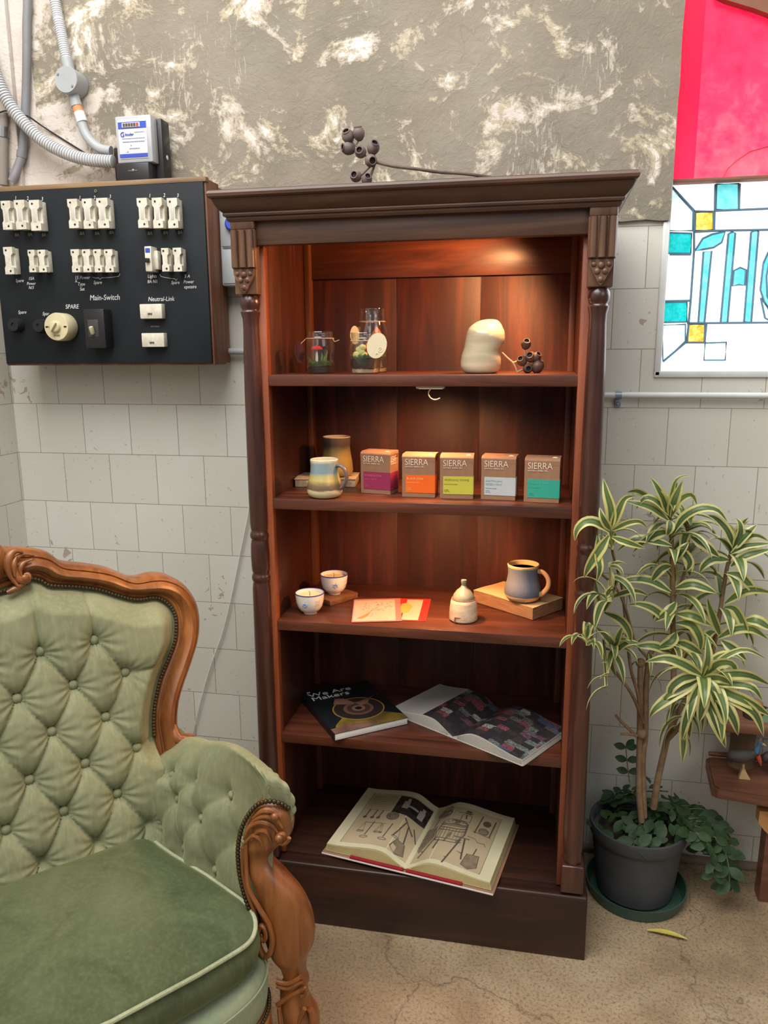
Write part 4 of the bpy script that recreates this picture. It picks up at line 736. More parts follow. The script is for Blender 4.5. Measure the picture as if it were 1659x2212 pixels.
g = G(); sheet(g, Q(0, 0, .93, .99), .0001, .0007); g.build('envelope', pm('red_envelope', srgb(190, 44, 34), .55), c2, smooth=False)
g = G(); sheet(g, Q(.40, .03, .76, .93), .00075, .00110); cf = g.build('card_front', pm('cream_card_2', srgb(186, 164, 132), .6), c2, smooth=False)
g = G(); g.prism([CM(u, v, .00115) for u, v in ((.30, .30), (.50, .33), (.56, .62), (.44, .78), (.30, .72))], (0, 0, .00035)); g.build('hexagon_drawing', pm('ochre_drawing', srgb(206, 152, 70), .6), cf, smooth=False)
# lidded jar
lj = thing('lidded_jar', (.526, -.345, z3), 'small cream and rust lidded pot with a pointed grey lid', 'pot')
g = G(); g.lathe([(1e-4, 0), (.030, 0), (.0345, .004), (.0350, .014), (.0338, .030), (.0318, .046), (.0295, .0535), (.0262, .056)], (.526, -.345, z3), 40); bj = g.build('body', pm('rust_cream_glaze', srgb(222, 196, 160), .4, srgb(186, 160, 134), 26, (1, 1, 3)), lj)
g = G(); g.tube([(.526 + .0285 * math.cos(a) , -.345 + .0285 * math.sin(a), z3 + .0555) for a in [i * pi / 16 for i in range(32)]], .0012, 6, closed=True); M_rust = pm('rust_line', srgb(160, 92, 54), .5)
for dx in (-.018, -.003): g.box(.526 + dx - .0006, .526 + dx + .0006, -.345 - .0353 + abs(dx + .008) * .25, -.345 - .030, z3 + .002, z3 + .016)
g.box(.526 - .018, .526 - .003, -.3805, -.376, z3 + .0155, z3 + .0168); g.build('rust_marks', M_rust, bj)
g = G(); g.lathe([(.0270, .055), (.0272, .058), (.0240, .066), (.0165, .076), (.0085, .083), (.0052, .088), (.0060, .094), (.0072, .098), (.0065, .102), (1e-4, .103)], (.526, -.345, z3), 32); g.build('lid', pm('grey_green_glaze', srgb(146, 144, 120), .25, srgb(118, 120, 106), 20), lj)
# old book
ob = thing('old_book', (.655, -.21, z3), 'thick old book without cover, yellowed pages, under the blue-grey mug', 'book')
T = Matrix.Translation((.6525, -.2140, z3)) @ Matrix.Rotation(R_(-37.5), 4, 'Z')
g = G(); g.T = T; g.box(-.0970, .0970, -.060, .060, 0, .0320, .002)
for k in range(13): z = .002 + k * .0023; g.box(-.0973, .0973, -.0603, .0603, z, z + .0011)
g.build('page_block', pm('aged_page_edges', srgb(170, 130, 92), .8, srgb(138, 100, 68), 30, (1, 1, 20)), ob, smooth=False)
g = G(); g.T = T; g.grid(lambda u, v: ((u - .5) * .196, (v - .5) * .122, .0326 + .0018 * math.sin(u * 5) * (v < .99) * (1 - v) + .001 * math.sin(v * 6)), 20, 12); g.grid(lambda u, v: ((u - .5) * .196, (v - .5) * .122, .0322 + .0002 * math.sin(v * 6)), 4, 4); tp = g.build('top_page', pm('yellowed_paper', srgb(236, 200, 150), .8, srgb(214, 174, 124), 12), ob)
# ------------------------------------------------------------------ open books
M_page = pm('page_white', srgb(196, 192, 182), .6); M_pagec = pm('page_cream', srgb(214, 204, 168), .65)
def open_book(name, label, base, ang, wl, wr, h, th, mats, arch=.03, cover=None, lift=.0, cov=.008, gut=.0, drop=.0, over=.012):
    """local frame: x across the spread from the spine, y up the page, z up"""
    r = thing(name, base, label, 'book')
    T = Matrix.Translation(Vector(base)) @ Matrix.Rotation(ang, 4, 'Z')
    def zt(x):   # page surface height
        w = wr if x > 0 else wl; t = min(1, abs(x) / w); return th * .30 + arch * math.sin(min(1, t * 1.9) * pi / 2) ** .8 * (1 - sst(.25, 1.0, t)) + (th * .75 - drop * (x < 0)) * sst(.02, .30, t)
    for s, w in ((-1, wl), (1, wr)):
        g = G(); g.T = T; n = 26
        top = [(s * w * i / n, zt(s * max(1e-5, w * i / n))) for i in range(n + 1)]; bot = [(s * (w + (.004 if i == n else 0)) * i / n, cov * .5 + .0004 + (th * .05 if i == 0 else 0)) for i in range(n, -1, -1)]
        g.prism([(x, -h / 2, z) for x, z in top + bot], (0, h, 0))
        # leaves seen as thin steps along the edges
        pb = g.build('page_block', mats['edge'], r, smooth=False)
        g = G(); g.T = T; g.grid(lambda u, v: (s * w * u, (v - .5) * h, zt(s * max(1e-5, w * u)) + .0004), 30, 8, uvs=True); g.build('page', mats['page'][0 if s < 0 else 1], r, sharp=70)
        g = G(); g.T = T
        for k in range(7):
            t = (k + .6) / 8; P = [Vector((s * w * (i / 14), -h / 2 - .0003, cov + (zt(s * max(1e-5, w * i / 14)) - cov) * t)) for i in range(1, 15)]; g.tube(P, .00035, 4)
            P = [Vector((s * (w + .001), -h / 2, cov + (zt(s * w) - cov) * t)), Vector((s * (w + .001), h / 2, cov + (zt(s * w) - cov) * t))]; g.tube(P, .00035, 4)
        g.build('leaf_edges', mats['line'], pb)
    if cover:
        g = G(); g.T = T; g.box(-wl - over, -.004, -h / 2 - over * .7, h / 2 + over * .7, 0, .0026, .0008); g.box(.004, wr + over, -h / 2 - over * .7, h / 2 + over * .7, 0, .0026, .0008); g.box(-.005, .005, -h / 2 - over * .6, h / 2 + over * .6, 0, .002); g.build('cover', cover, r)
    return r, T, zt
def collage():
    m, nt, b = newmat('photo_collage_page'); tc = N(nt, 'ShaderNodeTexCoord'); mp = N(nt, 'ShaderNodeMapping'); mp.inputs['Scale'].default_value = (7, 11, 1); nt.links.new(tc.outputs['UV'], mp.inputs[0])
    vo = N(nt, 'ShaderNodeTexVoronoi', distance='CHEBYCHEV'); vo.inputs['Scale'].default_value = 1.0; vo.inputs['Randomness'].default_value = .4; nt.links.new(mp.outputs[0], vo.inputs['Vector'])
    hsv = N(nt, 'ShaderNodeSeparateColor', mode='HSV'); nt.links.new(vo.outputs['Color'], hsv.inputs[0])
    c = ramp(nt, hsv.outputs[0], [(0, srgb(136, 74, 80)), (.08, srgb(50, 44, 46)), (.26, srgb(104, 100, 98)), (.38, srgb(58, 54, 56)), (.50, srgb(112, 122, 112)), (.56, srgb(50, 46, 48)), (.70, srgb(76, 88, 112)), (.76, srgb(64, 58, 58)), (.86, srgb(160, 154, 150)), (.95, srgb(110, 72, 88))], 'CONSTANT')
    d = noise_(nt, mp.outputs[0], 4.5, 5, .7, 1.5); c = mix(nt, ramp(nt, d, [(.46, (0, 0, 0)), (.54, (.75,) * 3)]), c, srgb(44, 40, 42)); c = mix(nt, ramp(nt, d, [(.30, (.5,) * 3), (.36, (0, 0, 0))]), c, srgb(170, 170, 166))
    nt.links.new(c, b.inputs['Base Color']); b.inputs['Roughness'].default_value = .3; return m, nt, b, c, tc
def collage_left():
    m, nt, b, c, tc = collage(); sp = N(nt, 'ShaderNodeSeparateXYZ'); nt.links.new(tc.outputs['UV'], sp.inputs[0])
    ln = math_(nt, 'GREATER_THAN', math_(nt, 'FRACT', math_(nt, 'MULTIPLY', sp.outputs[1], 46)), .5); brk = math_(nt, 'GREATER_THAN', noise_(nt, tc.outputs['UV'], 60, 1), .42)
    tx = mix(nt, math_(nt, 'MULTIPLY', math_(nt, 'MULTIPLY', ln, brk), .45), srgb(190, 186, 180), srgb(120, 116, 112))
    c = mix(nt, math_(nt, 'GREATER_THAN', sp.outputs[0], .48), c, tx); nt.links.new(c, b.inputs['Base Color']); return m
M_col = collage()[0]; M_coll = collage_left()
M_lineg = pm('leaf_shadow_line', srgb(150, 146, 138), .7); M_linec = pm('leaf_shadow_line_warm', srgb(170, 152, 96), .7)
# book 2: glossy catalogue, spine axis from front (.516,-.379) to back (.6065,-.170)
z4 = .5203 + .0004
base2 = Vector((.559, -.289, z4)); ang2 = R_(-31)
open_book('open_catalogue', 'open glossy catalogue with pages full of small photographs, overhanging the fourth shelf', base2, ang2, .203, .203, .205, .016, dict(edge=M_page, page=(M_coll, M_col), line=M_lineg), arch=.020, cover=M_page, cov=.003, over=.001)
# book 3: old encyclopaedia on the bottom shelf
z5 = .1824; base3 = Vector((.4227, -.308, z5)); ang3 = R_(-10.0)
r3, T3, zt3 = open_book('open_encyclopaedia', 'open old hardback showing engravings of a barrel, scales and tools, on the bottom shelf', base3, ang3, .218, .218, .285, .024, dict(edge=pm('cream_page_edges', srgb(214, 200, 150), .7), page=(M_pagec, M_pagec), line=M_linec), arch=.018, cover=pm('tan_board_cover', srgb(150, 112, 84), .6), over=.012)
M_tanp = pm('tinted_plate', srgb(190, 170, 136), .65); M_ink = pm('engraving_ink', srgb(98, 88, 76), .7); M_wash = pm('engraving_wash', srgb(138, 122, 98), .7, srgb(112, 98, 78), 60); M_dkph = pm('dark_photograph', srgb(34, 30, 30), .5, srgb(64, 58, 54), 50)
W3 = .218
def PT(s, u, v, dz=.0009):  # page coords: u 0 gutter..1 edge, v 0 foot..1 head
    x = s * W3 * u; return T3 @ Vector((x, (v - .5) * .285, zt3(x if abs(x) > 1e-4 else s * 1e-4) + dz))
def patch(g, s, u0, u1, v0, v1, dz=.0007, nu=16): g.grid(lambda a, b: PT(s, u0 + (u1 - u0) * a, v0 + (v1 - v0) * b, dz), nu, 6)
g = G(); patch(g, -1, .03, .86, .06, .92); patch(g, 1, .03, .86, .06, .92); pl = g.build('tinted_plate', M_tanp, r3)
g = G(); patch(g, -1, .03, .47, .60, .90, .0011); g.build('dark_photograph', M_dkph, r3)
g = G(); [patch(g, -1, a, b, c, d, .0014, 3) for a, b, c, d in ((.30, .38, .70, .82), (.31, .35, .82, .87), (.09, .16, .66, .79), (.10, .14, .79, .84), (.17, .31, .735, .765))]; g.build('figures', pm('photo_light', srgb(170, 160, 146), .6), r3)
gi = G(); gw = G()
def ln(s, pts, r=.0006): gi.tube([PT(s, a, b, .0012) for a, b in pts], r, 4)
def fill(s, pts, gg=None, dz=.0010):
    gg = gg or gw; c = (sum(p[0] for p in pts) / len(pts), sum(p[1] for p in pts) / len(pts)); vs = [PT(s, *c, dz)] + [PT(s, *p, dz) for p in pts]; n = len(pts); gg.add(vs, [(0, 1 + i, 1 + (i + 1) % n) for i in range(n)])
ell = lambda cx, cy, a, b, n=20, t0=0, t1=2 * pi: [(cx + a * math.cos(t0 + (t1 - t0) * i / n), cy + b * math.sin(t0 + (t1 - t0) * i / n)) for i in range(n + 1)]
for s in (-1, 1): ln(s, [(.86, .06), (.86, .92), (.03, .92)], .0004); ln(s, [(.86, .06), (.03, .06)], .0004)
# right page: barrel on stand
fill(1, [(.20, .64), (.17, .50), (.21, .36), (.32, .33), (.48, .36), (.53, .50), (.52, .64)]); ln(1, [(.20, .64), (.17, .50), (.21, .36)], .001); ln(1, [(.52, .64), (.53, .50), (.48, .36)], .001)
for y, b in ((.64, .05), (.60, .05), (.56, .05), (.42, .04), (.38, .04)): ln(1, ell(.355, y, .165, b, 16, pi, 2 * pi), .0010)
fill(1, ell(.36, .655, .16, .045), gw); ln(1, ell(.36, .655, .16, .045), .0012)
for k in range(8): x = .21 + k * .04; ln(1, [(x, .56), (x + .003, .40)], .0004)
for k in range(5): gi.ball(PT(1, .27 + k * .045, .655 + .015 * math.sin(k * 2.2), .0012), .0022, 6, sz=.3)
for a, b in (((.20, .40), (.10, .12)), ((.26, .36), (.24, .22)), ((.50, .40), (.42, .04)), ((.55, .44), (.60, .16)), ((.10, .22), (.44, .12)), ((.24, .30), (.58, .24)), ((.42, .44), (.60, .46))): ln(1, [a, b], .0021)
ln(1, [(.56, .50), (.66, .50), (.70, .46), (.78, .47), (.80, .44)], .0010)
fill(1, [(.62, .10), (.64, .26), (.78, .28), (.80, .12), (.71, .07)]); ln(1, [(.62, .10), (.64, .26), (.78, .28), (.80, .12), (.71, .07), (.62, .10)], .0009); ln(1, [(.71, .27), (.72, .37)], .0015)
fill(1, [(.10, .78), (.08, .84), (.13, .88), (.22, .88), (.26, .83), (.24, .77), (.17, .75)]); ln(1, ell(.17, .80, .085, .05), .0010); ln(1, [(.12, .87), (.14, .93), (.22, .93), (.23, .87)], .0012)
ln(1, [(.40, .70), (.40, .80), (.52, .80), (.52, .70), (.40, .70)], .0009); ln(1, [(.34, .82), (.44, .84), (.52, .84)], .0012); fill(1, [(.42, .82), (.50, .82), (.49, .88), (.43, .88)], gi); ln(1, [(.45, .80), (.46, .74)], .0018)
ln(1, [(.62, .58), (.64, .86)], .0016); ln(1, [(.80, .58), (.81, .84)], .0016); fill(1, ell(.715, .64, .06, .05)); ln(1, ell(.715, .64, .06, .05), .0009); fill(1, ell(.72, .77, .05, .045), gi); ln(1, [(.60, .60), (.82, .58)], .0012)
fill(1, [(.03, .58), (.15, .62), (.17, .42), (.07, .20), (.03, .26)]); [ln(1, [(.03, .30 + k * .06), (.14, .36 + k * .05)], .0010) for k in range(5)]; ln(1, [(.10, .62), (.12, .74)], .0012)
# left page: scales, tripod, ladles
for cx in (.60, .36):
    ln(-1, [(cx + .11, .40), (cx - .11, .40)], .0009); ln(-1, [(cx, .42), (cx + .02, .20)], .0014); ln(-1, ell(cx + .02, .17, .05, .015), .0010)
    for s_ in (-1, 1): ln(-1, [(cx + s_ * .11, .40), (cx + s_ * .11 + .04, .26), (cx + s_ * .11 - .04, .26), (cx + s_ * .11, .40)], .0004); ln(-1, ell(cx + s_ * .11, .255, .045, .012), .0009)
fill(-1, ell(.42, .54, .075, .065)); ln(-1, ell(.42, .54, .075, .065), .0010); ln(-1, ell(.42, .54, .04, .035), .0010)
for k, cx in enumerate((.76, .66, .58)): ln(-1, [(cx, .62), (cx + .01, .50)], .0016); fill(-1, ell(cx + .012, .49, .026, .022), gi)
ln(-1, [(.26, .56), (.10, .40)], .0024); ln(-1, [(.22, .52), (.28, .26)], .0020); ln(-1, [(.18, .48), (.14, .24)], .0020); ln(-1, [(.12, .50), (.03, .34)], .0016)
fill(-1, [(.26, .12), (.22, .24), (.12, .24), (.08, .10), (.17, .06)]); ln(-1, [(.26, .12), (.22, .24), (.12, .24), (.08, .10), (.17, .06), (.26, .12)], .0010)
for k in range(9): ln(-1, [(.50, .62 + k * .03), (.82, .62 + k * .03)], .0003)
gw.build('engraving_wash', M_wash, r3); gi.build('engraving_lines', M_ink, r3)
g = G(); g.T = T3; g.box(-.150, -.004, -.1512, -.1425, .0027, .0085, .001); g.box(.004, .150, -.1512, -.1425, .0027, .0085, .001); g.build('red_cloth_edge', pm('red_cloth', srgb(150, 24, 34), .7), r3)
g = G(); g.T = T3; g.box(-.229, .229, -.1540, -.1505, -.0004, .0028, .0006); g.build('white_board_edge', pm('white_board', srgb(214, 204, 200), .6), r3)
# book 1
b1 = thing('closed_book', (.224, -.28, z4), 'closed dark book titled We Are Makers with a pottery wheel on its cover', 'book')
T1 = Matrix.Translation((.2238, -.2785, z4)) @ Matrix.Rotation(R_(36.5), 4, 'Z'); w1, h1, t1 = .204, .264, .019
g = G(); g.T = T1; g.box(-w1 / 2 + .001, w1 / 2 - .001, -h1 / 2 + .001, h1 / 2 - .001, .001, t1 - .001, .0008); g.build('page_block', pm('bright_page_edge', srgb(226, 222, 214), .7), b1)
M_navy = pm('near_black_cover', srgb(18, 22, 26), .35, srgb(24, 28, 30), 6)
g = G(); g.T = T1; g.box(-w1 / 2, w1 / 2, -h1 / 2, h1 / 2, t1 - .0009, t1, .0003); g.box(-w1 / 2, w1 / 2, -h1 / 2, h1 / 2, 0, .0009, .0003); g.box(-w1 / 2 - .0008, -w1 / 2 + .0005, -h1 / 2, h1 / 2, 0, t1); cv = g.build('cover', M_navy, b1)
def BM(u, v, dz=.0003): return T1 @ Vector(((u - .5) * w1, (v - .5) * h1, t1 + dz))
def fl(g, pts, dz): g.prism([BM(*p, dz) for p in pts], (0, 0, .0003))
g = G(); fl(g, [(0.0, 0.0), (.86, 0.0), (1.0, .0), (1.0, .10), (.78, .24), (.50, .20), (.30, .32), (.10, .16)], .0001); g.build('yellow_apron_picture', pm('ochre_picture', srgb(140, 112, 40), .6, srgb(86, 66, 28), 16), cv, smooth=False)
g = G(); fl(g, [(0, .0), (.5, .0), (.62, .06), (.3, .12), (0, .10)], .0005); fl(g, [(.93, .62), (1.0, .66), (.80, .56), (.70, .46), (.60, .44), (.56, .52), (.72, .56)], .0012); fl(g, [(.36, .70), (.48, .66), (.56, .52), (.50, .50), (.40, .54), (.28, .58)], .0012); g.build('hands_picture', pm('skin_tone_picture', srgb(134, 96, 80), .6, srgb(90, 60, 50), 14), cv, smooth=False)
for rr, c, dz in ((.345, srgb(150, 116, 44), .0003), (.325, srgb(46, 36, 36), .0005), (.20, srgb(110, 78, 62), .0007), (.155, srgb(74, 52, 46), .0009), (.09, srgb(128, 96, 78), .0010), (.045, srgb(30, 20, 20), .0011)):
    g = G(); fl(g, [(.54 + rr * 1.0 * math.cos(a), .40 + rr * .72 * math.sin(a)) for a in [i * pi / 20 for i in range(40)]], dz); g.build('wheel_picture', pm('wheel_ring_%d' % int(rr * 1000), c, .5), cv, smooth=False)
g = G(); Tt = lambda u, v: T1 @ Matrix.Translation(((u - .5) * w1, (v - .5) * h1, t1 + .0018))
text_geo(g, 'We Are', None, .030, M=Tt(.07, .84), depth=.0002, sx=1.25); text_geo(g, 'Makers', None, .030, M=Tt(.07, .745), depth=.0002, sx=1.25); text_geo(g, '#', None, .014, M=Tt(.08, .94), depth=.0002, sx=1.2); g.build('title', M_chalk, cv, smooth=False)
# ------------------------------------------------------------------ armchair (local: x to its left arm, y backwards, z up)
CA = R_(47); CW = Vector((math.cos(CA), math.sin(CA), 0)); CN = Vector((math.sin(CA), -math.cos(CA), 0)); CO = Vector((-.16, -1.0, 0)) - CW * .022
ac = thing('armchair', CO, 'button-tufted green velvet armchair with carved light wood frame', 'armchair', rz=CA)
def onback(px, py, v0=-.2, z0=.6, k=.25):
    d = FW + RT * ((px - 829.5) / FPX) - UP * ((py - 1106) / FPX); nn = CN + Vector((0, 0, k))
    t = (v0 + k * z0 - (CP - CO).dot(CN) - k * CP.z) / d.dot(nn); P = CP + d * t - CO; return P.dot(CW), P.z
def onY(px, py, Y=-.93):
    P = at(px, py, Y=Y) - CO; return Vector((P.dot(CW), -P.dot(CN), P.z))
def BV(z): return .2 + .25 * (z - .6)      # local y of the raked back plane
def velvet(name, a, b_, sheen=.35):
    m, nt, b = newmat(name); v = coords(nt, (1, 1, 1)); c = ramp(nt, noise_(nt, v, 7, 5, .6, .8), [(.3, a), (.7, b_)])
    c = mix(nt, ramp(nt, noise_(nt, coords(nt, (40, 40, 6)), 3, 4), [(.45, (0, 0, 0)), (.75, (.25,) * 3)]), c, tuple(x * 1.5 for x in b_[:3]) + (1,))
    nt.links.new(c, b.inputs['Base Color']); b.inputs['Roughness'].default_value = .8; b.inputs['Sheen Weight'].default_value = sheen; b.inputs['Sheen Roughness'].default_value = .4; b.inputs['Sheen Tint'].default_value = tuple(min(1, x * 2.6) for x in b_[:3]) + (1,); b.inputs['Specular IOR Level'].default_value = .2
    bump(nt, b, noise_(nt, v, 420, 2), .12, .001); return m
M_velv = velvet('sage_velvet', srgb(116, 120, 90), srgb(142, 144, 112)); M_velvd = velvet('darker_green_velvet', srgb(66, 74, 48), srgb(96, 104, 74), .45); M_velvp = velvet('pale_green_velvet', srgb(128, 138, 108), srgb(144, 152, 124))
M_cw = wood('carved_light_wood', DK(112, 62, 26), DK(152, 92, 44), DK(176, 114, 62), 'z', .35, .3, 1.0, DK(84, 44, 20)); M_nail = pm('dark_nailhead_trim', srgb(74, 62, 42), .45, metal=.6)
outp = [(21, 1179.5), (67.5, 1188), (105.5, 1196), (135, 1215), (190, 1221.7), (236, 1230), (287, 1249), (329, 1241.6), (358.6, 1242.8), (392.4, 1259.7), (415.6, 1289), (426, 1327), (424, 1373.6), (411.4, 1420), (392.4, 1474.9), (381.9, 1512.9), (379, 1555), (384, 1580), (395, 1600)]
inp = [(10, 1272), (48, 1256), (63, 1245), (88.6, 1251), (105.5, 1260.5), (160, 1263), (211, 1270), (253, 1283), (291, 1291), (329, 1287), (350, 1293.5), (367, 1310), (375.5, 1335.6), (373.4, 1378), (358.6, 1420), (341.8, 1462), (331, 1508.6), (327, 1551), (329, 1590)]
O2 = [Vector((*onback(*p), 0)) for p in outp]; I2 = [Vector((*onback(*p), 0)) for p in inp]
O2[0].x = 0; I2[0].x = 0
NS = 90
OR = smooth_path(O2, 6); IR = smooth_path(I2, 6)
OR = resample(OR, NS); IR = resample(IR, NS)
OR += [Vector((OR[-1].x + .0, .50, 0)), Vector((OR[-1].x - .02, .30, 0))]; IR += [Vector((IR[-1].x, .50, 0)), Vector((IR[-1].x - .02, .30, 0))]
OL = [Vector((-p.x, p.y, 0)) for p in reversed(OR)] + OR[1:]; IL = [Vector((-p.x, p.y, 0)) for p in reversed(IR)] + IR[1:]
pf = [(0.0, .030), (-.0, -.004), (.06, -.014), (.16, -.018), (.22, -.012), (.27, -.013), (.36, -.028), (.55, -.036), (.74, -.032), (.80, -.024), (.86, -.027), (.97, -.016), (1.02, .0), (1.0, .030)]
g = G(); vs = []; n = len(OL); m_ = len(pf)
for a, b in zip(IL, OL):
    for t, h in pf: q = a.lerp(b, t); vs.append((q.x, BV(q.y) + h, q.y))
fs = [(j * m_ + i, j * m_ + i + 1, (j + 1) * m_ + i + 1, (j + 1) * m_ + i) for j in range(n - 1) for i in range(m_ - 1)] + [(j * m_ + m_ - 1, j * m_, (j + 1) * m_, (j + 1) * m_ + m_ - 1) for j in range(n - 1)]
g.add(vs, fs); g.build('back_frame', M_cw, ac, local=True, sharp=45)
def BP(px, py, h=-.04): u, z = onback(px, py); return Vector((u, BV(z) + h, z))
g = G()
for mir in (1, -1):
    F_ = lambda l, h: [Vector((p.x * mir, p.y, p.z)) for p in smooth_path([BP(a, b, h) for a, b in l], 5)]
    def tap(n, r0, r1, r2): return [r0 + (r1 - r0) * sst(0, .5, i / (n - 1)) + (r2 - r1) * sst(.5, 1, i / (n - 1)) for i in range(n)]
    for l, r, h in (([(66, 1192), (45, 1190), (28, 1198), (22, 1215), (30, 1240), (44, 1246), (54, 1240), (52, 1232), (44, 1234)], (.003, .009, .004), -.036), ([(60, 1200), (42, 1208), (34, 1222), (38, 1236)], (.002, .006, .003), -.040), ([(40, 1183), (24, 1182), (12, 1192), (8, 1212), (14, 1236), (30, 1256)], (.004, .009, .003), -.042), ([(26, 1192), (20, 1210), (22, 1235)], (.002, .006, .002), -.046), ([(48, 1250), (24, 1264), (8, 1272)], (.004, .007, .005), -.034)):
        P = F_(l, h); g.tube(P, tap(len(P), *r), 10)
    c = F_([(45, 1240), (46, 1240)], -.042)[0]; g.ball(c, .009, 10, sy=.6)
g.lathe([(1e-4, 0), (.020, .004), (.028, .014), (.022, .028), (1e-4, .034)], (0, BV(1.05) - .012, 1.055), 20, RX, sx=.8, sy=1.5); g.build('crest_carving', M_cw, ac, local=True, sharp=60)
# tufted back
BTN = [(.868, (-.165, -.055, .055, .165)), (.787, (-.22, -.11, 0, .11, .22)), (.706, (-.165, -.055, .055, .165)), (.625, (-.22, -.11, 0, .11, .22)), (.544, (-.165, -.055, .055, .165)), (.463, (-.22, -.11, 0, .11, .22))]
BTL = [(u, z) for z, us in BTN for u in us]
def tuft(u, z):
    p = (u - .055) / .11; q = (z - .868) / .162
    if z > .868:
        k = min(1, max(-2, round(p))); dx = abs(p - k) * .11; cre = dx; m = min(1, dx / .03)
    else:
        a = p + q; b = p - q; cre = min(abs(a - round(a)), abs(b - round(b))) / 10.99; m = abs(math.sin(pi * a) * math.sin(pi * b))
        w = sst(.21, .24, abs(u)); ch = min(abs(z - .787), abs(z - .625)); cre = cre * (1 - w) + ch * w; m = m * (1 - w) + w * min(1, ch / .03)
    ub, zb = min(BTL, key=lambda t: (t[0] - u) ** 2 + (t[1] - z) ** 2); r = math.hypot(u - ub, z - zb)
    h = .036 * (1 - .82 * math.exp(-(r / .0155) ** 1.1)) - .0080 * math.exp(-cre / .0034) + .007 * m ** .6
    if r < .09:
        th = math.atan2(z - zb, u - ub); h += .0038 * math.exp(-r / .025) * math.sin(12 * th + 90 * ub) * (1 - math.exp(-(r / .012) ** 2)) * (1.25 - .75 * math.sin(th))
    return h
def inside_poly(x, y, P):
    c = False; j = len(P) - 1
    for i in range(len(P)):
        if (P[i].y > y) != (P[j].y > y) and x < (P[j].x - P[i].x) * (y - P[i].y) / (P[j].y - P[i].y) + P[i].x: c = not c
        j = i
    return c
MP = [a.lerp(b, .22) for a, b in zip(IL, OL)]; ME = [a.lerp(b, .0) for a, b in zip(IL, OL)]
def edge_d(x, y):
    return min((Vector((x, y, 0)) - q).length for q in ME)
g = G(); st = .0034; nu = int(.80 / st); nv = int(.72 / st); idx = {}; vs = []; fs = []
keep = {}
for j in range(nv + 1):
    z = .36 + j * st
    for i in range(nu + 1):
        u = -.40 + i * st
        if inside_poly(u, z, MP) or z < .42 and abs(u) < .30:
            e = edge_d(u, z) if z > .58 else .1
            ins = inside_poly(u, z, ME) or z < .5
            f = sst(0, .05, e) if ins else 0
            h = (.012 + tuft(u, z)) * (.22 + .78 * f) + .012 * f
            idx[(i, j)] = len(vs); vs.append((u, BV(z) - h + .004, z))
for (i, j), a in idx.items():
    if (i + 1, j) in idx and (i, j + 1) in idx and (i + 1, j + 1) in idx: fs.append((a, idx[(i + 1, j)], idx[(i + 1, j + 1)], idx[(i, j + 1)]))
g.add(vs, fs); bk = g.build('back_cushion', M_velv, ac, local=True, sharp=0)
g = G(); g.prism([(p.x, BV(p.y) + .028, p.y) for p in [a.lerp(b, .5) for a, b in zip(IL, OL)]], (0, .004, 0)); g.build('back_cloth', M_velvp, ac, local=True, smooth=False)
for mir in (1, -1):
    P = [Vector((q.x * mir, q.y, q.z)) for q in smooth_path([BP(366, 1560, -.02), BP(372, 1582, -.03), BP(388, 1588, -.03), BP(402, 1592, -.02), BP(408, 1604, -.01)], 5)]
    g = G(); g.tube(P, [.010 + .006 * sst(0, .6, i / (len(P) - 1)) for i in range(len(P))], 12); g.build('scroll_foot', M_cw, ac, local=True)
for z, us in BTN[:5]:
    for u in us: g = G(); g.ball((u, BV(z) - .037, z - .001), .0105, 10, sy=.75); g.build('button', M_velv, bk, local=True)
# nail trims along the inner edge
g = G()
for p in resample([Vector((q.x, BV(q.y) - .018, q.y)) for q in [a.lerp(b, -.02) for a, b in zip(IL, OL)]][3:-3], 190): g.ball(p, .0046, 6, sy=.7)
g.build('nail_trim', M_nail, ac, local=True)
# arms
def arm_sec(v):
    zt_ = .60 + (.64 - .60) * sst(-.22, -.08, v) + .065 * sst(-.12, .12, v) + .006 * sst(.05, .2, v)
    ui = .205 + .045 * sst(-.25, .02, v) + .055 * sst(.02, .24, v) - .0
    return [(ui - .012, .34), (ui - .004, .44), (ui + .010, .535), (ui + .030, .61 - (.71 - zt_) * .5), ((ui + .030) * .42 + .328 * .58, zt_ - .022), (.328, zt_), (.356, zt_ - .012), (.369, zt_ - .050), (.362, zt_ - .090), (.332, .55 - (.71 - zt_) * .4), (.330, .34)]
def crm(P, t):
    n = len(P) - 1; t = min(max(t, 0), n - 1e-6); i = int(t); f = t - i; a, b, c, d = P[max(i - 1, 0)], P[i], P[i + 1], P[min(i + 2, n)]
    return tuple(.5 * ((2 * b[k]) + (c[k] - a[k]) * f + (2 * a[k] - 5 * b[k] + 4 * c[k] - d[k]) * f * f + (3 * b[k] - a[k] - 3 * c[k] + d[k]) * f ** 3) for k in range(2))
def arm_h(v, S_):
    if S_ > 5 or v < -.24: return 0
    q = (S_ - 3) / 2; p = (v - .12) / .105
    if S_ <= 3: a = p + q; b = p - q; A_ = round(a); B_ = round(b); pc, qc = (A_ + B_) / 2, (A_ - B_) / 2; m = abs(math.sin(pi * a) * math.sin(pi * b))
    else: pc = round(p); qc = 0; m = math.sin(pi * p) ** 2
    vb, Sb = pc * .105 + .12, qc * 2 + 3; dv = v - vb; dz = (S_ - Sb) * .09; r = math.hypot(dv, dz)
    fade = (1 - sst(3.2, 4.4, S_)) * (1 - sst(.185, .235, v)) * sst(-.25, -.2, v) 
    if Sb < 1 or vb > .18: r = 1
    h = .026 * (1 - .9 * math.exp(-(r / .018) ** 1.1)) + .010 * m ** .5 - .030
    if r < .08: h += .0028 * math.exp(-r / .022) * math.sin(8 * math.atan2(dz, dv) + 1) * (1 - math.exp(-(r / .012) ** 2))
    return h * fade
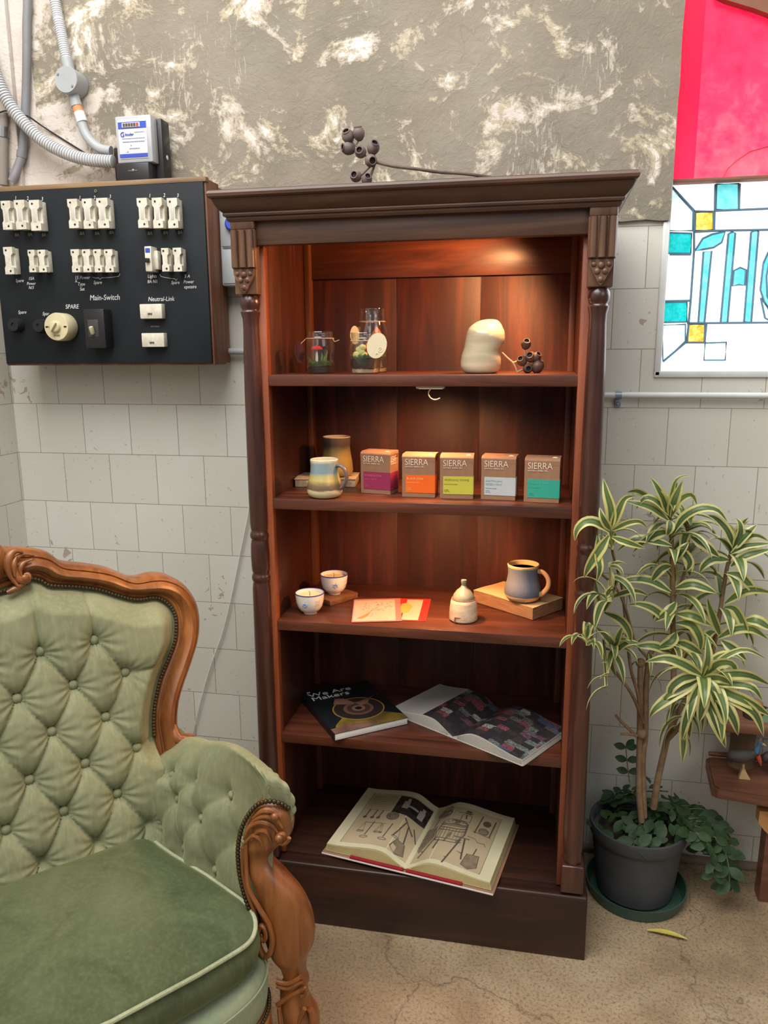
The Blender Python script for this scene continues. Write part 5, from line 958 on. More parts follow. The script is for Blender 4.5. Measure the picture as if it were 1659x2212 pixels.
for mir in (1, -1):
    g = G(); V0, V1 = -.26, .235; cap = .045
    NA, NB = 150, 120
    def apt(t, s_):
        S_ = s_ * 10; tt = t * (V1 - V0 + cap) + V0
        if tt <= V1: v = tt; k = 1.0; vv = v
        else:
            f = (tt - V1) / cap; v = V1; k = 1 - .16 * (1 - math.sqrt(max(0, 1 - f * f))) - (0.0); vv = V1 + cap * .75 * math.sin(f * pi / 2)
        P = arm_sec(v); a = crm(P, S_); b = crm(P, S_ + .05) if S_ < 9.9 else crm(P, S_); c = crm(P, S_ - .05) if S_ >= 9.9 else a
        tx, tz = b[0] - c[0], b[1] - c[1]; L = math.hypot(tx, tz) or 1; nx, nz = -tz / L, tx / L
        h = arm_h(v, S_) if tt <= V1 else 0
        # gathers where the cloth meets the scroll
        h += .0016 * sst(.17, .235, tt) * math.sin(S_ * 11 + 9 * math.sin(tt * 30)) * (1 - sst(8.5, 10, S_)) * (S_ > 3)
        x, z = a[0] + nx * h, a[1] + nz * h
        if k != 1: cx, cz = .325, .60; x = cx + (x - cx) * k; z = cz + (z - cz) * (k if z > cz else 1)
        xe = min(max(x, .27), .385); vv = V0 + (vv - V0) * ((.215 + (xe - .295) * .9) - V0) / (V1 + cap * .75 - V0)
        return (mir * x, -vv, z)
    g.grid(lambda a, b: apt(a, b), NA, NB)
    # closed front face of the pad
    fr_ = [apt(1.0, j / 60) for j in range(61)]; c = (mir * .30, -.205, .50); g.add([c] + fr_, [(0, 1 + i, 2 + i) for i in range(60)])
    ap = g.build('arm_pad', M_velv, ac, local=True, sharp=0)
    for S_, l in ((3, (-.09, .015, .12)), (2, (-.0375, .0675, .1725)), (1, (.015, .12))):
        for v in l: a = apt((v - V0) / (V1 - V0 + cap), S_ / 10); g = G(); g.ball((a[0] - mir * .010, a[1] + .004, a[2] + .003), .0088, 10, sx=.9); g.build('button', M_velv, ap, local=True)
    # carved post and leg in one sweep
    rows = [(1722, 574, 606), (1735, 556, 622), (1750, 545, 632), (1775, 535, 634), (1800, 531, 625), (1822, 530, 600), (1846, 531, 586), (1877, 537, 610), (1915, 548, 647), (1951, 560, 669), (1993, 566, 679), (2031, 575, 676), (2059, 587, 663), (2080, 603, 660), (2095, 610, 661), (2112, 614, 667), (2125, 608, 664), (2150, 607, 668), (2186, 611, 688), (2215, 616, 686), (2250, 620, 672), (2290, 624, 668), (2330, 628, 666), (2365, 628, 676), (2392, 628, 690)]
    pts = []
    for y, xl, xr in rows:
        a = onY(xl, y); b = onY(xr, y); pts.append(((a + b) / 2, (b - a).length / 2))
    zlow = pts[-1][0].z
    dX = Vector((CW.x, -CN.x, 0)).normalized()   # world +X in chair axes
    dX = Vector((math.cos(-CA), math.sin(-CA), 0)); dY = Vector((-dX.y, dX.x, 0))
    C_ = smooth_path([p for p, r in pts], 4); Rr = [v.x for v in smooth_path([Vector((r, 0, 0)) for p, r in pts], 4)]
    g = G(); vs = []; n = 22
    zfix = max(0.0, 0.0)
    for p, r in zip(C_, Rr):
        dep = min(r * .95, .034)
        for k in range(n):
            a = 2 * pi * k / n; ca, sa = math.cos(a), math.sin(a); bulge = 1
            q = p + dX * (r * ca) + dY * (dep * sa); vs.append((mir * q.x, q.y, max(.0, q.z)))
    fs = [(j * n + i, j * n + (i + 1) % n, (j + 1) * n + (i + 1) % n, (j + 1) * n + i) for j in range(len(C_) - 1) for i in range(n)] + [tuple(range(n)), tuple(len(C_) * n - n + i for i in range(n))]
    g.add(vs, fs); post = g.build('arm_post', M_cw, ac, local=True, sharp=60)
    g = G()
    def PP(px, py, f=-.03): q = onY(px, py); q = q + dY * f; return Vector((mir * q.x, q.y, q.z))
    def tp(n_, r0, r1, r2): return [r0 + (r1 - r0) * sst(0, .5, i / (n_ - 1)) + (r2 - r1) * sst(.5, 1, i / (n_ - 1)) for i in range(n_)]
    for l, r in (([(540, 1790), (552, 1765), (575, 1752), (600, 1760), (612, 1775)], (.002, .006, .002)), ([(548, 1770), (565, 1748), (590, 1740), (612, 1752), (622, 1765)], (.002, .006, .002)), ([(560, 1745), (580, 1730), (600, 1730), (618, 1742)], (.002, .006, .002)), ([(556, 1792), (572, 1772), (590, 1775), (600, 1800)], (.002, .0055, .002)), ([(540, 1800), (560, 1782), (575, 1790), (582, 1810)], (.002, .005, .002))):
        P = smooth_path([PP(a, b, -.034) for a, b in l], 5); g.tube(P, tp(len(P), *r), 8)
    P = smooth_path([PP(622 + rr * math.cos(t), 1786 + rr * math.sin(t), -.034) for t, rr in [(i * .55, 15 - i * .85) for i in range(15)]], 2); g.tube(P, tp(len(P), .004, .005, .003), 8); g.ball(PP(617, 1786, -.036), .009, 10)
    g.ball(PP(607, 1740, -.036), .008, 10); g.build('acanthus_carving', M_cw, post, local=True)
    g = G(); P = smooth_path([PP(a, b, f) for a, b, f in [(543, 1800, -.030), (544, 1850, -.030), (552, 1895, -.034), (575, 1935, -.036), (594, 1968, -.036), (602, 2000, -.036), (596, 2030, -.034), (582, 2040, -.030), (572, 2020, -.030), (569, 1996, -.030), (575, 1976, -.032), (584, 1978, -.034), (588, 1994, -.035), (582, 2004, -.035), (577, 1996, -.035)]], 6); g.tube(P, tp(len(P), .0042, .006, .0045), 8)
    P = smooth_path([PP(a, b, -.028) for a, b in [(536, 1810), (536, 1860), (545, 1905), (560, 1945), (566, 1970)]], 5); g.tube(P, .004, 8); g.build('scroll_moulding', M_cw, post, local=True)
    g = G(); 
    for l in ([(607, 2106), (630, 2112), (655, 2100), (664, 2098)], [(606, 2098), (632, 2102), (660, 2088)], [(608, 2148), (630, 2132), (655, 2118), (668, 2112), (668, 2124), (660, 2128)]): P = smooth_path([PP(a, b, -.026) for a, b in l], 5); g.tube(P, .0046, 8)
    for l in ([(613, 2150), (616, 2180), (622, 2212), (634, 2250)], [(668, 2152), (655, 2180), (648, 2212), (646, 2250)]): P = smooth_path([PP(a, b, -.030) for a, b in l], 5); g.tube(P, .0045, 8)
    P = smooth_path([PP(a, b, -.02) for a, b in [(676, 2162), (684, 2185), (684, 2212), (672, 2240)]], 5); g.tube(P, tp(len(P), .006, .0115, .006), 10)
    g.build('knee_carving', M_cw, post, local=True)
    g = G(); NP = smooth_path([PP(a, b, f) for a, b, f in [(627, 1738, -.012), (612, 1722, -.02), (590, 1714, -.026), (566, 1722, -.026), (546, 1745, -.026), (532, 1775, -.026), (525, 1815, -.026), (527, 1860, -.026), (536, 1905, -.026), (549, 1945, -.026), (560, 1980, -.024)]], 8)
    for p in resample(NP, 44): g.ball(p, .0048, 6)
    g.build('nail_trim', M_nail, post, local=True)
# seat deck, rail, cushion
def bowed(th, a=.305, vf=.315, vb=-.20, e=5.5, bow=.030, taper=0.0):
    c, s = math.cos(th), math.sin(th); x = a * math.copysign(abs(c) ** (2 / e), c); vm = (vf + vb) / 2; v = vm + (vf - vm) * math.copysign(abs(s) ** (2 / e), s)
    if s > 0: v += bow * (1 - (x / a) ** 2)
    x *= 1 - taper * (1 - sst(-.10, .21, v))
    return x, v
def ring_solid(g, prof, n=96, **kw):
    """prof: list of (inset, z) ; outline shrinks by inset"""
    vs = []
    for ins, z in prof:
        for i in range(n): x, v = bowed(2 * pi * i / n, **kw); vm = .06; L = math.hypot(x, v - vm) or 1; f = max(0, 1 - ins / L); vs.append((x * f, -(vm + (v - vm) * f), z))
    m = len(prof); fs = [(j * n + i, j * n + (i + 1) % n, (j + 1) * n + (i + 1) % n, (j + 1) * n + i) for j in range(m - 1) for i in range(n)] + [tuple(range(n)), tuple((m - 1) * n + i for i in range(n))]
    g.add(vs, fs)
g = G(); ring_solid(g, [(.01, .262), (.002, .266), (0, .275), (-.002, .30), (0, .322), (.005, .335), (.016, .344), (.05, .350)], a=.322, vf=.308, bow=.035); dk = g.build('seat_base', M_velvp, ac, local=True, sharp=0)
g = G(); n = 60
P = []
for i in range(n + 1):
    th = R_(22) + (pi - 2 * R_(22)) * i / n; P.append(bowed(th, a=.322, vf=.308, bow=.035))
P = [p for p in P if p[1] > .1]
g.tube([(x, -(v + .004), .333) for x, v in P], .0016, 6); g.build('stitched_seam', M_velvp, dk, local=True)
g = G(); vs = []; fs = []; n = len(P)
for i, (x, v) in enumerate(P):
    arch = .030 * (1 - abs(x / .322) ** 2.0) * 1.0; zt_, zb_ = .258, .205 + arch * .75 + .012 * math.exp(-(x / .08) ** 2) * 0
    for dv, z in ((-.03, zt_), (.008, zt_), (.014, zt_ - .006), (.010, (zt_ + zb_) / 2 + .004), (.012, (zt_ + zb_) / 2 - .002), (.016, zb_ + .006), (.010, zb_), (-.03, zb_)): vs.append((x, -(v + dv), z))
for i in range(n - 1):
    for k in range(8): fs.append((i * 8 + k, i * 8 + (k + 1) % 8, (i + 1) * 8 + (k + 1) % 8, (i + 1) * 8 + k))
g.add(vs, fs); g.build('front_rail', wood('rail_wood', DK(136, 80, 34), DK(176, 112, 54), DK(198, 138, 78), 'x', .35, .3), ac, local=True, sharp=50)
g = G(); 
for p in resample([Vector((x, -(v + .006), .261)) for x, v in P], 110): g.ball(p, .0042, 6)
g.build('nail_trim', M_nail, dk, local=True)
for s_ in (-1, 1): g = G(); g.box(s_ * .30 - .015, s_ * .30 + .015, -.20, .22, .215, .262, .004); g.build('side_rail', M_cw, ac, local=True)
g = G(); g.box(-.30, .30, .19, .22, .215, .30, .004); g.build('back_rail', M_cw, ac, local=True)
for s_ in (-1, 1): g = G(); g.tube(smooth_path([(s_ * .285, .205, .34), (s_ * .285, .215, .20), (s_ * .29, .245, .10), (s_ * .295, .285, .0)], 5), [.026] * 4 + [.022] * 5 + [.019] * 7, 12); g.build('back_leg', M_cw, ac, local=True)
KW = dict(a=.292, vf=.288, vb=-.135, e=9, bow=.034, taper=.22)
g = G(); n = 128; rows = []
def cz(rho, th): 
    return .432 + .060 * (1 - rho ** 2.2) ** .85
prof = [(1.0, .352, -.02), (1.0, .358, -.006), (1, .375, .004), (1, .395, .009), (1, .412, .007), (1, .426, .001)]
vs = []
for _, z, o in prof:
    for i in range(n):
        th = 2 * pi * i / n; x, v = bowed(th, **KW); L = math.hypot(x, v - .06); f = 1 + o / L; w = .0018 * math.sin(th * 23 + z * 60) + .002 * math.sin(th * 9); vs.append((x * f, -(.06 + (v - .06) * (f + w)), z + .004 * math.sin(th * 5)))
for k in range(0, 17):
    rho = 1 - k / 16.0
    for i in range(n):
        th = 2 * pi * i / n; x, v = bowed(th, **KW); ww = .003 * mn.noise(Vector((x * rho * 9, v * rho * 5, 2))) ; vs.append((x * rho, -(.06 + (v - .06) * rho), cz(rho, th) + ww + .004 * math.sin(th * 5) * rho ** 6 - .0))
m = len(prof) + 17; fs = [(j * n + i, j * n + (i + 1) % n, (j + 1) * n + (i + 1) % n, (j + 1) * n + i) for j in range(m - 1) for i in range(n)] + [tuple(range(n - 1, -1, -1))]
g.add(vs, fs); sc = g.build('seat_cushion', M_velvd, ac, local=True, sharp=0)
g = G(); PPp = []
for i in range(n): th = 2 * pi * i / n; x, v = bowed(th, **KW); PPp.append((x * 1.004, -(.06 + (v - .06) * 1.006), .432 + .004 * math.sin(th * 5)))
g.tube(PPp, .0042, 8, closed=True); g.build('piping', velvet('piping_velvet', srgb(140, 146, 112), srgb(170, 174, 144)), sc, local=True)

# ------------------------------------------------------------------ plants
def leafmat():
    m, nt, b = newmat('variegated_leaf'); tc = N(nt, 'ShaderNodeTexCoord'); sp = N(nt, 'ShaderNodeSeparateXYZ'); nt.links.new(tc.outputs['UV'], sp.inputs[0])
    d = math_(nt, 'ABSOLUTE', math_(nt, 'SUBTRACT', sp.outputs[0], .5)); d = math_(nt, 'ADD', d, math_(nt, 'MULTIPLY', math_(nt, 'SUBTRACT', noise_(nt, coords(nt), 40, 2), .5), .08))
    green = ramp(nt, noise_(nt, coords(nt), 9, 3), [(.35, srgb(74, 100, 64)), (.65, srgb(104, 130, 74))]); yel = ramp(nt, noise_(nt, coords(nt), 7, 3), [(.35, srgb(212, 206, 120)), (.65, srgb(228, 222, 160))])
    c = mix(nt, ramp(nt, d, [(.24, (0, 0, 0)), (.29, (1,) * 3)]), green, yel); c = mix(nt, ramp(nt, d, [(.02, (.35,) * 3), (.05, (0, 0, 0))]), c, srgb(150, 168, 100))
    nt.links.new(c, b.inputs['Base Color']); b.inputs['Roughness'].default_value = .35; b.inputs['Subsurface Weight'].default_value = 0
    tr = N(nt, 'ShaderNodeBsdfTranslucent'); nt.links.new(c, tr.inputs[0]); mx = N(nt, 'ShaderNodeMixShader'); mx.inputs[0].default_value = .25; nt.links.new(b.outputs[0], mx.inputs[1]); nt.links.new(tr.outputs[0], mx.inputs[2]); nt.links.new(mx.outputs[0], nt.nodes['Material Output'].inputs[0]); return m
M_vleaf = leafmat(); M_bark = pm('pale_brown_bark', srgb(150, 122, 92), .8, srgb(116, 92, 68), 26, bmp=.6); M_gstem = pm('green_stem', srgb(96, 104, 66), .6, srgb(120, 112, 76), 20)
rnd = random.Random(7)
def clampP(p):
    if p.y > -.018: p.y = -.018 - (p.y + .018) * .05
    if p.x < .865 and p.y > -.475 : p.y = min(p.y, -.475 - (0.865 - p.x) * .05) if p.z < 1.75 else p.y
    return p
def leaf(g, base, d, L, W, droop, tip=1.0):
    d = Vector(d).normalized(); up = Vector((0, 0, 1)); n = 10; vs = []; uv = []; P = Vector(base); side = d.cross(up)
    if side.length < .15: side = Vector((rnd.uniform(-1, 1), rnd.uniform(-1, 1), 0))
    side.normalize(); tw = rnd.uniform(-.5, .5)
    dd = d.copy()
    for i in range(n + 1):
        t = i / n; w = W * .5 * (min(1, t * 3.2 + .28)) * (1 - max(0, (t - .42) / .58) ** 1.8) + .0004
        nrm = side.cross(dd).normalized(); a = tw * t; s2 = (side * math.cos(a) + nrm * math.sin(a))
        for k, q in enumerate((-1, -.5, 0, .5, 1)): vs.append(clampP(P + s2 * (w * q) + nrm * (abs(q) * w * .30))); uv.append((k / 4, t))
        P = P + dd * (L / n); dd = (dd + Vector((0, 0, -1)) * droop * (.5 + t) * .32).normalized()
    g.add(vs, [(i * 5 + k, i * 5 + k + 1, i * 5 + 6 + k, i * 5 + 5 + k) for i in range(n) for k in range(4)], uv)
def rosette(g, P, n, L, W, axis=(0, 0, 1), droop=1.0, lo=15, hi=80):
    P = Vector(P); ax = Vector(axis).normalized(); q = ax.to_track_quat('Z', 'Y')
    for i in range(n):
        a = i * 2.39996 + rnd.uniform(-.25, .25); el = R_(lo + (hi - lo) * (1 - (i + .5) / n) ** .8 + rnd.uniform(-6, 6)); d = q @ Vector((math.cos(a) * math.cos(el), math.sin(a) * math.cos(el), math.sin(el)))
        leaf(g, P - ax * .022 * (i / n), d, L * (.65 + .4 * (i / n)) * rnd.uniform(.85, 1.12), W * rnd.uniform(.8, 1.1), droop * rnd.uniform(.6, 1.3))
def stemleaves(g, path, t0, t1, n, L, W, droop=1.6, rise=(5, 45)):
    Q = resample(path, 60)
    for i in range(n):
        t = t0 + (t1 - t0) * (i + .5) / n; P = Q[int(t * 59)]; a = i * 2.39996 + rnd.uniform(-.3, .3); el = R_(rnd.uniform(*rise)); leaf(g, P, (math.cos(a) * math.cos(el), math.sin(a) * math.cos(el), math.sin(el)), L * rnd.uniform(.75, 1.1), W * rnd.uniform(.75, 1.1), droop * rnd.uniform(.7, 1.2))
pc = Vector((.992, -.165, 0))
pot = thing('plant_pot', (pc.x, pc.y, .012), 'large dark grey plastic plant pot beside the bookcase', 'plant pot')
g = G(); g.lathe([(.095, .014), (.100, .016), (.106, .06), (.117, .155), (.118, .178), (.1245, .180), (.127, .186), (.1275, .206), (.1265, .214), (.1215, .216), (.1185, .210), (.115, .186), (.1, .18)], pc, 56); g.build('pot_body', pm('dark_grey_plastic', srgb(58, 60, 62), .6, srgb(74, 76, 78), 7), pot, sharp=40)
g = G(); g.lathe([(.115, .180), (.08, .186), (.04, .184), (1e-4, .187)], pc, 40, fn=lambda p, a, r, z: p + Vector((0, 0, .006 * mn.noise(Vector((p.x * 40, p.y * 40, 0)))))); g.build('soil', pm('brown_soil', srgb(64, 50, 38), .95, srgb(42, 34, 28), 40, bmp=1), pot)
g = G(); pc2 = pc + Vector((.003, -.005, 0)); g.lathe([(.118, .0005), (.124, .003), (.128, .015), (.1325, .036), (.1335, .038), (.1305, .038), (.126, .016), (.120, .008), (1e-4, .0065)], pc2, 56); g.build('saucer', pm('green_plastic', srgb(48, 78, 66), .45, srgb(58, 86, 74), 8), label='round green plastic saucer under the plant pot', cat='saucer')
sp = thing('variegated_plant', (pc.x, pc.y, .19), 'tall potted plant with drooping green leaves edged in yellow', 'plant')
def pth(l): return smooth_path([at(a, b, Y=y) for a, b, y in l], 5)
S1 = pth([(1386, 1775, -.19), (1380, 1700, -.19), (1382, 1600, -.18), (1383, 1500, -.18), (1384, 1432, -.18)])
S2 = pth([(1392, 1765, -.18), (1388, 1640, -.18), (1394, 1590, -.17), (1396, 1480, -.16), (1402, 1420, -.16), (1410, 1405, -.15)])
S3 = pth([(1412, 1745, -.18), (1420, 1690, -.19), (1440, 1600, -.20), (1455, 1540, -.20), (1454, 1400, -.17), (1453, 1280, -.16), (1450, 1150, -.15), (1446, 1115, -.15)])
S4 = pth([(1440, 1600, -.20), (1475, 1520, -.16), (1530, 1435, -.13), (1552, 1340, -.12), (1563, 1270, -.12), (1572, 1220, -.13), (1582, 1185, -.14)])
S5 = pth([(1390, 1560, -.2), (1365, 1500, -.24), (1325, 1445, -.27), (1281, 1382, -.32), (1262, 1340, -.36)])
S6 = pth([(1398, 1420, -.18), (1372, 1385, -.2), (1350, 1310, -.24), (1330, 1270, -.28), (1300, 1240, -.32)])
S7 = pth([(1384, 1560, -.19), (1378, 1500, -.2), (1362, 1440, -.2), (1350, 1330, -.2), (1343, 1265, -.22), (1325, 1200, -.3), (1318, 1150, -.38)])
S8 = pth([(1440, 1600, -.20), (1475, 1560, -.24), (1500, 1500, -.28), (1514, 1462, -.30)])
S9 = pth([(1375, 1590, -.19), (1345, 1562, -.2), (1330, 1545, -.21)]); S10 = pth([(1384, 1590, -.18), (1360, 1586, -.2), (1340, 1586, -.2)]); S11 = pth([(1480, 1250, -.08), (1486, 1180, -.08), (1484, 1130, -.08)])
S12 = pth([(1453, 1300, -.16), (1478, 1240, -.12), (1486, 1180, -.1), (1484, 1130, -.1)])
g = G()
for s, a, b in ((S1, .0085, .0075), (S2, .0080, .0065), (S3, .0095, .0050), (S4, .0070, .0045), (S5, .0045, .0030), (S6, .0040, .0030), (S7, .0045, .0030), (S8, .0065, .005), (S9, .0045, .003), (S10, .0045, .003), (S12, .004, .004)): g.tube(s, [a + (b - a) * i / (len(s) - 1) for i in range(len(s))], 10)
g.ball(S1[-1], .0125, 8); g.ball(at(1386, 1585, Y=-.185), .014, 8)
g.build('stems', M_bark, sp)
g = G()
stemleaves(g, S3, .52, .97, 20, .135, .026, .8, (5, 50)); stemleaves(g, S4, .32, .97, 18, .130, .026, .8, (5, 50)); stemleaves(g, S12, .4, 1, 10, .11, .026, .8)
rosette(g, S3[-1], 8, .135, .031, (0, -.15, 1), .6, 10, 85); rosette(g, S4[-1], 9, .135, .031, (.1, -.2, 1), .6, 10, 85); rosette(g, S12[-1], 9, .11, .027, (0, -.2, 1), .6)
rosette(g, S7[-1], 5, .10, .022, (.2, -.1, 1), .7, 0, 85); rosette(g, S8[-1], 12, .175, .028, (-.1, -.45, 1), .95, -10, 75)
rosette(g, S6[-1], 9, .125, .022, (0, -.2, 1), .9, -5, 60); rosette(g, at(1325, 1395, Y=-.26), 11, .105, .021, (0, -.2, 1), 1.0, -10, 70); rosette(g, S5[-1], 7, .10, .020, (-.1, -.1, 1), .9)
def traced(pts, W, Y, fwd=.02):
    n = 14; P = resample(smooth_path([at(1200 + a / 3.614, 980 + b / 3.614, Y=Y - fwd * math.sin(pi * i / (len(pts) - 1) * .8)) for i, (a, b) in enumerate(pts)], 6), n + 1); vs = []; uv = []; roll = rnd.uniform(-.6, .6)
    for i in range(n + 1):
        t = i / n; d = (P[min(i + 1, n)] - P[max(i - 1, 0)]).normalized(); s = d.cross((CP - P[i]).normalized()).normalized(); nr = s.cross(d).normalized(); s2 = s * math.cos(roll) + nr * math.sin(roll); nr2 = s2.cross(d)
        w = W * .43 * min(1, t * 3.0 + .25) * (1 - max(0, (t - .45) / .55) ** 1.9) + .0004
        for k, q in enumerate((-1, -.5, 0, .5, 1)): vs.append(P[i] + s2 * (w * q) + nr2 * (abs(q) * w * .28)); uv.append((k / 4, t))
    g.add(vs, [(i * 5 + k, i * 5 + k + 1, i * 5 + 6 + k, i * 5 + 5 + k) for i in range(n) for k in range(4)], uv)
for l, W in [([(430, 590), (440, 450), (400, 300), (372, 190)], .030), ([(420, 610), (330, 540), (240, 530), (170, 590), (150, 680)], .024), ([(415, 640), (340, 750), (260, 880), (222, 970)], .028), ([(430, 600), (480, 470), (540, 350), (630, 330)], .022), ([(440, 600), (560, 540), (660, 530), (715, 580)], .016), ([(430, 600), (370, 500), (345, 420)], .02), ([(440, 650), (560, 690), (700, 740)], .018), ([(330, 640), (330, 800), (345, 900), (320, 1000)], .022)]: traced(l, W, -.50)
for l, W in [([(380, 1230), (440, 1080), (500, 920)], .018), ([(360, 1220), (320, 1080), (305, 960)], .018), ([(380, 1240), (500, 1290), (570, 1380), (590, 1490)], .026), ([(460, 1510), (400, 1430), (310, 1350)], .026), ([(460, 1520), (500, 1400), (540, 1330)], .02), ([(470, 1540), (560, 1480), (660, 1480)], .024), ([(440, 1120), (540, 1080), (640, 1070), (730, 1110)], .020), ([(460, 1540), (430, 1620), (470, 1740)], .02)]: traced(l, W, -.26)
for l, W in [([(880, 480), (840, 350), (780, 240), (735, 180)], .025), ([(890, 490), (895, 380), (930, 230), (980, 180), (1060, 172)], .014), ([(890, 480), (930, 350), (990, 215)], .032), ([(890, 480), (800, 380), (700, 345), (630, 430)], .024), ([(880, 520), (760, 430), (640, 390), (540, 370)], .028), ([(900, 500), (960, 370), (1060, 320), (1105, 400)], .022), ([(920, 620), (1000, 500), (1130, 430), (1260, 440), (1340, 530)], .028), ([(895, 520), (892, 580), (872, 640)], .026), ([(860, 420), (830, 330), (800, 275)], .024), ([(720, 330), (640, 290), (560, 300)], .022),
    ([(905, 610), (800, 620), (690, 680), (605, 770)], .032), ([(1060, 650), (1180, 720), (1280, 810)], .030), ([(930, 780), (1000, 775), (1050, 850), (1020, 920)], .030), ([(900, 880), (820, 900), (740, 1010)], .030), ([(940, 1050), (1060, 1020), (1170, 1050), (1260, 1090)], .030), ([(940, 1160), (880, 1240), (770, 1310)], .032), ([(950, 1250), (1080, 1270), (1220, 1345)], .030), ([(940, 1400), (900, 1470), (790, 1525)], .032), ([(905, 1330), (770, 1215), (650, 1175), (560, 1182)], .028), ([(940, 1320), (1060, 1330), (1130, 1440), (1130, 1550)], .030), ([(900, 1080), (760, 1000), (620, 980), (460, 1010)], .028), ([(905, 720), (800, 690), (620, 670), (480, 760)], .028), ([(950, 1470), (1040, 1500), (1150, 1570)], .030), ([(900, 1550), (760, 1500), (600, 1505)], .028), ([(930, 830), (1000, 740), (1040, 690)], .03)]: traced(l, W, -.19)
for l, W in [([(1390, 730), (1440, 630), (1440, 550), (1405, 498)], .026), ([(1390, 740), (1470, 650), (1575, 550)], .032), ([(1390, 730), (1340, 600), (1240, 500), (1140, 485)], .026), ([(1400, 750), (1500, 655), (1580, 640), (1659, 680)], .018), ([(1370, 780), (1480, 720), (1690, 700)], .022), ([(1370, 880), (1480, 800), (1700, 740)], .028), ([(1340, 930), (1440, 950), (1520, 1030), (1572, 1115)], .028), ([(1320, 1200), (1400, 1210), (1470, 1330), (1500, 1455)], .030), ([(1350, 830), (1240, 820), (1160, 870), (1125, 930)], .028), ([(1300, 1460), (1400, 1530), (1490, 1610)], .032), ([(1290, 1430), (1200, 1180), (1190, 1130)], .028), ([(1320, 1170), (1450, 1080), (1560, 1060), (1700, 1090)], .028), ([(1270, 1440), (1400, 1370), (1540, 1370), (1660, 1450)], .028), ([(1480, 1300), (1580, 1310), (1700, 1380)], .034)]: traced(l, W, -.17)
for l, W in [([(1150, 1720), (1188, 1600), (1180, 1420)], .028), ([(1140, 1730), (1000, 1645), (860, 1600), (700, 1625)], .030), ([(1130, 1740), (1000, 1750), (900, 1830), (890, 1955)], .030), ([(1150, 1740), (1230, 1850), (1300, 2060)], .034), ([(1160, 1740), (1260, 1640), (1380, 1640), (1420, 1745)], .032), ([(1170, 1750), (1280, 1750), (1385, 1805)], .028), ([(1180, 1760), (1350, 1720), (1520, 1730), (1680, 1810)], .032), ([(1180, 1790), (1400, 1800), (1540, 1830), (1612, 1925)], .028), ([(1180, 1800), (1380, 1880), (1530, 1950), (1680, 2050)], .034), ([(1150, 1780), (1155, 1900), (1120, 2100)], .034), ([(1140, 1770), (1080, 1900), (1010, 2090), (985, 2240)], .032), ([(1130, 1770), (930, 1880), (780, 1990), (735, 2060)], .032), ([(1150, 1790), (1200, 1950), (1270, 2130), (1330, 2300)], .036), ([(1160, 1790), (1300, 1930), (1390, 2080), (1425, 2200)], .036), ([(1170, 1740), (1300, 1600), (1480, 1530), (1640, 1600)], .016), ([(1180, 1810), (1400, 1920), (1560, 2030), (1625, 2210)], .030), ([(1130, 1760), (940, 1850), (860, 1900), (850, 1960)], .024)]: traced(l, W, -.33, .035)
stemleaves(g, S8, .2, .95, 14, .115, .022, 1.9, (-20, 20)); stemleaves(g, S2, .8, 1, 3, .09, .014)
g.build('foliage', M_vleaf, sp, sharp=0)
# creeping leaves in the pot
M_oval = pm('dark_oval_leaf', srgb(38, 60, 34), .55, srgb(54, 80, 46), 40, spec=.35)
def ovleaf(g, P, nrm, d, L):
    nrm = Vector(nrm).normalized(); d = (Vector(d) - nrm * Vector(d).dot(nrm)).normalized(); s = nrm.cross(d); n = 6; vs = []
    for i in range(n + 1):
        t = i / n; w = L * .31 * math.sin(pi * min(1, t * .96 + .02)) ** .75
        for q in (-1, 0, 1): vs.append(Vector(P) + d * (L * t) + s * (w * q) + nrm * (abs(q) * w * .22 - L * .12 * t * t))
    g.add(vs, [(i * 3 + k, i * 3 + k + 1, i * 3 + 4 + k, i * 3 + 3 + k) for i in range(n) for k in range(2)])
gc_ = thing('creeping_plant', (pc.x, pc.y, .19), 'low plant with dark oval leaves filling the pot and trailing over its side', 'plant')
g = G(); gs = G(); rnd = random.Random(3)
for k in range(150):
    a = rnd.uniform(0, 2 * pi); rr = .118 * math.sqrt(rnd.random()); P = pc + Vector((rr * math.cos(a), rr * math.sin(a), .20 + rnd.random() * .045 * (1 + .6 * math.cos(a - .6))))
    if math.cos(a - R_(200)) > .6 and rr > .05 and rnd.random() < .75: continue
    ovleaf(g, P, (math.cos(a) * .6 + rnd.uniform(-.5, .5), math.sin(a) * .6 - .35 + rnd.uniform(-.5, .5), 1), (rnd.uniform(-1, 1), rnd.uniform(-1, 1), .2), rnd.uniform(.030, .046))
for k in range(9):
    a0 = R_(-30 + k * 9); P = pc + Vector((.10 * math.cos(a0), .10 * math.sin(a0), .215)); path = []
    L = rnd.uniform(.13, .2); dirh = Vector((math.cos(a0) * 1.0, math.sin(a0) * .45, 0))
    for i in range(9): t = i / 8; q = P + dirh * (L * .85 * math.sin(t * 1.5)) + Vector((0, 0, .035 * math.sin(t * pi) - .14 * t * t * (.6 + .4 * (k % 3) / 2))); q.y = min(q.y, -.03); q.z = max(q.z, .03); path.append(q)
    gs.tube(path, .0015, 6)
    for i in range(1, 9):
        for s in (-1, 1): ovleaf(g, path[i], (rnd.uniform(-.2, .7), -.8 + rnd.uniform(-.3, .3), .6), (.5 * s + rnd.uniform(-.3, .3), rnd.uniform(-.4, .2), -.25 + rnd.uniform(-.4, .4)), rnd.uniform(.028, .046))
P = pth([(1360, 1690, -.12), (1355, 1650, -.12), (1352, 1615, -.12)]); gs.tube(P, .0015, 6)
for i, dx in ((3, -1), (3, 1), (6, -1), (6, 1), (10, -1), (10, 1), (10, .2)): ovleaf(g, P[min(i, len(P) - 1)], (.1, -.9, .4), (dx, -.1, .25), .032)
g.build('foliage', M_oval, gc_, sharp=0); gs.build('stems', M_gstem, gc_)
